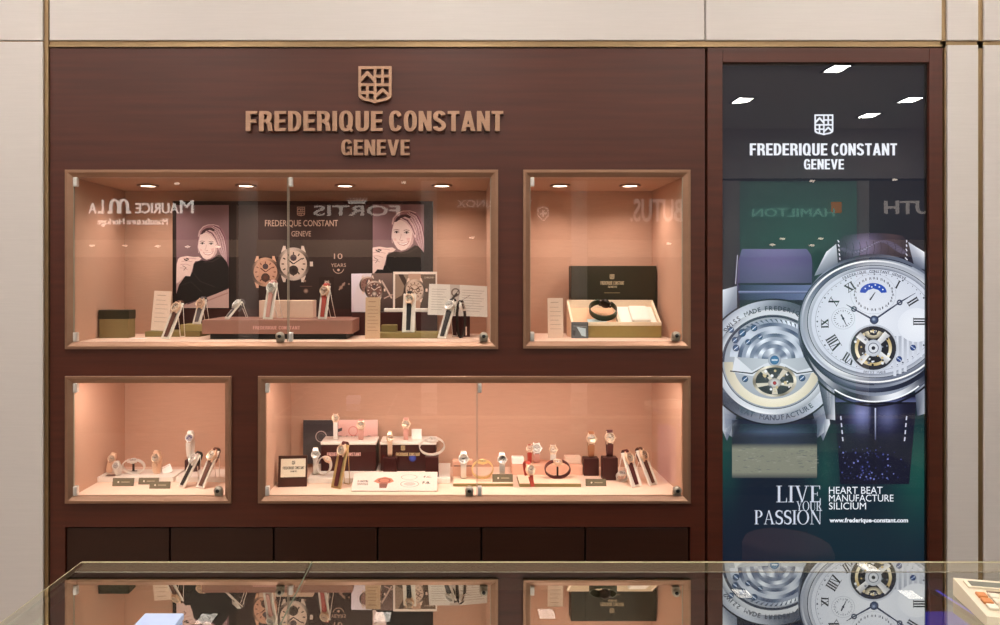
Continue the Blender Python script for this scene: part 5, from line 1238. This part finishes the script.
# riser and small displays inside
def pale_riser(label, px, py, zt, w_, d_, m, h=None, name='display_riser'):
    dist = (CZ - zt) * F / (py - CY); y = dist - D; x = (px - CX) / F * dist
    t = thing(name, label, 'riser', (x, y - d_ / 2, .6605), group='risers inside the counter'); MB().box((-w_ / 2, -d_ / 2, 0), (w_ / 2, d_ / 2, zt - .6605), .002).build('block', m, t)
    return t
pb = thing('small_box', 'pale blue box with a lid on the counter glass at the left', 'box', (-.450, -1.085, ZC + .0006))
MB().box((-.030, -.028, 0), (.028, .026, .020), .0015).build('body', mat('pale_blue_card', (158, 184, 238), rough=.5, spec=.3, var=.03), pb)
MB().box((-.0315, -.0295, .020), (.0295, .0275, .030), .0015).build('lid', mat('paler_blue_card', (190, 208, 246), rough=.5, spec=.3, var=.03), pb)
pale_riser('royal blue block with a glow of its own inside the counter beside the poster reflection', 938, 611, .888, .05, .10, emat('royal_blue_own_glow', (66, 66, 240), .9))  # no lamp: emission stands in for blue light falling on the block
# calculator
ca = thing('calculator', 'cream desk calculator with grey screen and orange keys on the counter', 'calculator', (0, 0, ZC + .0006))
top = .030; dst = (CZ - ZC - top) * F / (578 - CY); xa = (953 - CX) / F * dst; ya = dst - D
ca.location = (xa, ya, ZC + .0006); ca.rotation_euler = (0, 0, math.radians(-13))
cream = mat('cream_plastic', (232, 220, 196), rough=.45, spec=.4, var=.02)
W_, H_ = .150, .122
m = MB(); m.add([(0, 0, 0), (W_, 0, 0), (W_, -H_, 0), (0, -H_, 0), (0, 0, .030), (W_, 0, .030), (W_, -H_, .017), (0, -H_, .017)], [(0, 1, 2, 3), (4, 7, 6, 5), (0, 4, 5, 1), (2, 6, 7, 3), (1, 5, 6, 2), (0, 3, 7, 4)])
m.build('body', cream, ca)
zz = lambda y: .030 + .013 * y / H_
TL = Matrix.Translation((0, 0, .030)) @ Matrix.Rotation(math.atan2(.013, H_), 4, 'X')
MB().box((.010, -.034, .0), (W_ - .010, -.012, .0035), .001, TL).build('screen_bezel', cream, ca)
MB().box((.016, -.031, .0034), (W_ - .016, -.015, .0042), 0, TL).build('screen', mat('grey_lcd', (128, 128, 116), rough=.2, spec=.5, var=.05), ca)
MB().box((.034, -.044, .0), (W_ - .02, -.040, .0012), 0, TL).build('solar_strip', mat('brown_strip', (120, 92, 66), rough=.3, var=.05), ca)
org = mat('orange_key', (214, 140, 84), rough=.45, var=.03); pale_key = mat('pale_key', (238, 228, 208), rough=.45, var=.02)
for r in range(3):
    for c in range(7):
        x = .012 + c * .0178; y = -.052 - r * .0185
        MB().box((x, y - .0145, 0), (x + .0145, y, .005), .0015, TL).build('key', org if c == 0 and r in (0, 1) else pale_key, ca)
# ------------------------------------------------------------------ the far side of the shop, seen only mirrored in the panes
R_ = 7.2
def VX(px): return (px - CX) / F * R_
def VZ(py): return CZ + (CY - py) / F * R_
YW = RY0
booth_cols = {'brown': (88, 62, 52), 'maroon': (96, 40, 36), 'umber': (104, 80, 66), 'tan': (140, 108, 88), 'teal': (160, 232, 214), 'taupe': (112, 104, 92)}
strip_m = mat('pale_cornice', (206, 180, 156), rough=.6, var=.02)
dark_m = mat('dark_booth_recess', (44, 34, 30), rough=.5, var=.08)
sign_w = emat('lit_letter', (255, 244, 232), 5.5); sign_dim = emat('dim_letter', (255, 236, 220), 2.4); sign_faint = emat('faint_letter', (255, 238, 224), 1.5); sign_teal = emat('teal_letter', (150, 205, 185), 2.2); sign_or = emat('orange_square', (255, 160, 60), 1.6)
BO = [(60, 239, 'brown', 'brown display booth across the shop below two-arched lettering', 212), (258, 421, 'maroon', 'maroon display booth across the shop below a crowned sign', 236), (437, 571, 'umber', 'umber display booth across the shop below a crossed shield', 236),
      (587, 722, 'tan', 'tan display booth across the shop below tall narrow letters', 236), (739, 857, 'teal', 'teal display booth across the shop with an orange square', 270), (868, 985, 'taupe', 'taupe display booth across the shop below thin white letters', 234)]
for x0, x1, cn, lab, yb in BO:
    t = thing('display_booth', lab, 'display booth', (VX((x0 + x1) / 2), YW, 0), group='booths across the shop')
    hw = (VX(x1) - VX(x0)) / 2
    bx('sign_panel', (-hw, -.1, VZ(240)), (hw, 0, VZ(181)), mat('booth_' + cn, booth_cols[cn], rough=.5, var=.05), t)
    bx('cornice', (-hw, -.1, VZ(257)), (hw, .05, VZ(240)), MATS['booth_teal'] if cn == 'teal' else strip_m, t)
    bx('lower_panel', (-hw, -.1, 0), (hw, -.02, VZ(257)), MATS['booth_teal'] if cn == 'teal' else dark_m, t)
struct(MB().box((RX0, YW - .1, VZ(181)), (RX1, YW + .02, VZ(178.6))).build('trim_5', dark_m))
for i, (a, b) in enumerate(((239, 258), (421, 437), (571, 587), (722, 739), (857, 868))):
    struct(bx('wall_pier' + ('' if not i else '_%d' % i), (VX(a) + .002, YW - .1, 0), (VX(b) - .002, YW + .03, VZ(181)), beige))
struct(bx('wall_fascia', (RX0, YW - .1, VZ(178.6)), (RX1, YW, TOP), beige))
def far_sign(name, label, items, m):
    """items: (text, x0,x1,y0,y1) as mirrored in the photo; real letters face the shop front"""
    xs = [i[1] for i in items] + [i[2] for i in items]; ys = [i[3] for i in items] + [i[4] for i in items]
    t = thing(name, label, 'sign', (VX((min(xs) + max(xs)) / 2), YW + .004, VZ((min(ys) + max(ys)) / 2)), group='signs across the shop')
    for tx, x0, x1, y0, y1 in items:
        vs, fs = text_tris(tx, 0 if 'M' in tx else .012, 3, .5); a, b = min(v[0] for v in vs), max(v[0] for v in vs); c, d = min(v[1] for v in vs), max(v[1] for v in vs)
        # real sign faces +Y: its reading direction runs toward -X, so the mirror shows it reversed
        vv = [(VX(x1 - (v[0] - a) / (b - a) * (x1 - x0)) - t.location.x, .01 + v[2] * .015, VZ(y1 - (v[1] - c) / (d - c) * (y1 - y0)) - t.location.z) for v in vs]
        MB().add(vv, fs).build('lettering', m, t)
    return t
t = far_sign('wall_sign', 'lit white sign with a double arch, mirrored at the left of the long upper case', [('M', 180.5, 193.8, 200, 213.5), ('AURICE', 136, 179, 203, 213.5), ('L', 98.5, 104, 200, 213.5), ('A', 89, 97, 203, 213.5), ('Manufacture Horloge', 98, 168, 218.5, 226.5)], sign_w)
mb = MB()
for cx_ in (115.2, 124.2):
    o_, i_ = [], []
    for a, b in zip(_arc(cx_, 206.5, 5.2, 7.5, 180, 360, 12), _arc(cx_, 206.5, 2.6, 5.5, 180, 360, 12)): o_.append(a); i_.append(b)
    for k in range(12): mb.prism([(VX(p[0]) - t.location.x, VZ(p[1]) - t.location.z) for p in (o_[k], o_[k + 1], i_[k + 1], i_[k])], .004, .018)
for x0, x1 in ((110, 112.6), (117.8, 121.6), (126.8, 129.4)): mb.box((VX(x0) - t.location.x, .004, VZ(213.5) - t.location.z), (VX(x1) - t.location.x, .018, VZ(206) - t.location.z))
for x0, x1 in ((108, 113), (126.5, 131.5)): mb.box((VX(x0) - t.location.x, .004, VZ(213.5) - t.location.z), (VX(x1) - t.location.x, .018, VZ(211.5) - t.location.z))
mb.build('double_arch', sign_w, t)
t = far_sign('wall_sign', 'lit sign under a small crown, mirrored over the right portrait', [('FORTIS', 313.6, 400, 205.5, 216)], sign_dim)
mb = MB()
for k in range(7):
    a = (k - 3) * 3.1; mb.prism([(VX(357 + a * .8 - 1) - t.location.x, VZ(202.5) - t.location.z), (VX(357 + a * .8 + 1) - t.location.x, VZ(202.5) - t.location.z), (VX(357 + a * 1.15) - t.location.x, VZ(195.5 + abs(k - 3) * .8) - t.location.z)], .004, .016)
mb.box((VX(348.5) - t.location.x, .004, VZ(203.8) - t.location.z), (VX(365.5) - t.location.x, .016, VZ(202.2) - t.location.z)); mb.build('crown', sign_dim, t)
t = far_sign('wall_sign', 'dim lettered sign with a crossed shield, mirrored either side of the case frames', [('VICTORINOX', 457, 532, 200, 207.5)], sign_faint)
mb = MB(); sh_ = [(537.5, 208.5), (543, 206.5), (548.5, 208.5), (548.5, 216.5), (543, 221.5), (537.5, 216.5)]; si = [(543 + (p[0] - 543) * .8, 213.5 + (p[1] - 213.5) * .8) for p in sh_]
for k in range(6): mb.prism([(VX(p[0]) - t.location.x, VZ(p[1]) - t.location.z) for p in (sh_[k - 1], sh_[k], si[k], si[k - 1])], .004, .016)
mb.box((VX(542) - t.location.x, .004, VZ(217) - t.location.z), (VX(544) - t.location.x, .016, VZ(210) - t.location.z)).box((VX(539.5) - t.location.x, .004, VZ(214.5) - t.location.z), (VX(546.5) - t.location.x, .016, VZ(212.5) - t.location.z)); mb.build('crossed_shield', sign_dim, t)
far_sign('wall_sign', 'tall narrow lettered sign mirrored at the right of the short upper case', [('BUTUS.', 630, 682, 199, 222)], sign_faint)
t = far_sign('wall_sign', 'teal letters with an orange square, mirrored high in the lit poster', [('HAMILTON', 752, 834, 208.5, 217)], sign_teal)
MB().box((VX(831) - t.location.x, .004, VZ(213) - t.location.z), (VX(841) - t.location.x, .014, VZ(202) - t.location.z)).build('orange_square', sign_or, t)
far_sign('wall_sign', 'thin white letters mirrored at the right edge of the lit poster', [('UTH', 884, 930, 201, 214)], sign_faint)
# ceiling lamps and small downlights
LP = [(-1.90, 3.42), (-.55, 3.45), (.72, 3.5), (2.39, 3.87), (2.70, 2.96), (3.77, 3.85), (3.75, 4.42)]
LW = [(-2.5, .75), (-1.25, .75), (0, .75), (1.25, .75), (2.5, .75), (-2.6, 2.2), (-1.3, 2.2), (0, 2.2), (1.3, 2.2), (2.6, 2.2), (-3.4, 3.8), (5.2, 3.8), (-2.4, 4.35), (-.6, 4.35), (1.2, 4.35)]  # added lamps, never seen, that even out the light on wall and booths
words_ = ['third row, left of centre', 'third row, near the middle', 'third row, right of the middle', 'third row, right', 'second row, mirrored highest in the poster', 'third row, far right', 'deepest, mirrored below the others']
for i, (x, l) in enumerate(LP + LW):
    lab = 'square recessed ceiling lamp, ' + words_[i] if i < len(LP) else 'added square ceiling lamp, unseen, lighting the display wall and the booths'
    t = thing('ceiling_lamp', lab, 'ceiling lamp', (x, -l, TOP), group='ceiling lamps')
    a, b = (.062, .085) if i < len(LP) else (.1, .12)
    frame_mb(-a - .014, -b - .014, a + .014, b + .014, .014, 0, .006).build('frame', alu, t).rotation_euler = (PI / 2, 0, 0)
    t.children[0].location = (0, 0, -.0065)
    bx('diffuser', (-a, -b, -.004), (a, b, -.0005), lamp_e, t)
for i, (px, py, dx) in enumerate(((95, 246, 0), (128, 246, 0), (160, 246.5, 0), (190, 247, 0), (220, 247, 0), (472, 238, 0), (667, 244, 0), (178, 184, 1), (811, 181.5, 1), (893, 180, 1), (404, 183, 1), (780, 239, 0), (818, 239, 0), (770, 245, 0), (809, 245.5, 0))):
    t = thing('small_downlight', 'small round downlight across the shop', 'downlight', (VX(px), YW + (.024 if dx else .053), VZ(py)), group='small downlights across the shop')
    MB().lathe([(.028, 0), (.032, 0), (.032, .008), (.028, .009)], 20, axis='Y').build('ring', alu, t); MB().lathe([(0, .012), (.028, .012), (.028, .004), (0, .004)], 20, axis='Y').build('lens', dot_e, t); t.scale = (1, 1, .38)
# round stool in the aisle (mirrored low in the poster)
st = thing('stool', 'round mauve upholstered stool in the aisle behind the counter, mirrored in the poster', 'stool', (1.185, -.40, 0))
MB().lathe([(0, .58), (.125, .58), (.142, .57), (.15, .55), (.15, .45), (.14, .43), (0, .43)], 40).build('seat', mat('mauve_fabric', (122, 84, 82), rough=.8, var=.06), st)
MB().lathe([(0, .43), (.025, .43), (.025, .03), (0, .03)], 16).build('column', chrome, st); MB().lathe([(0, .03), (.03, .03), (.17, .012), (.175, 0), (0, 0)], 32).build('base', chrome, st)
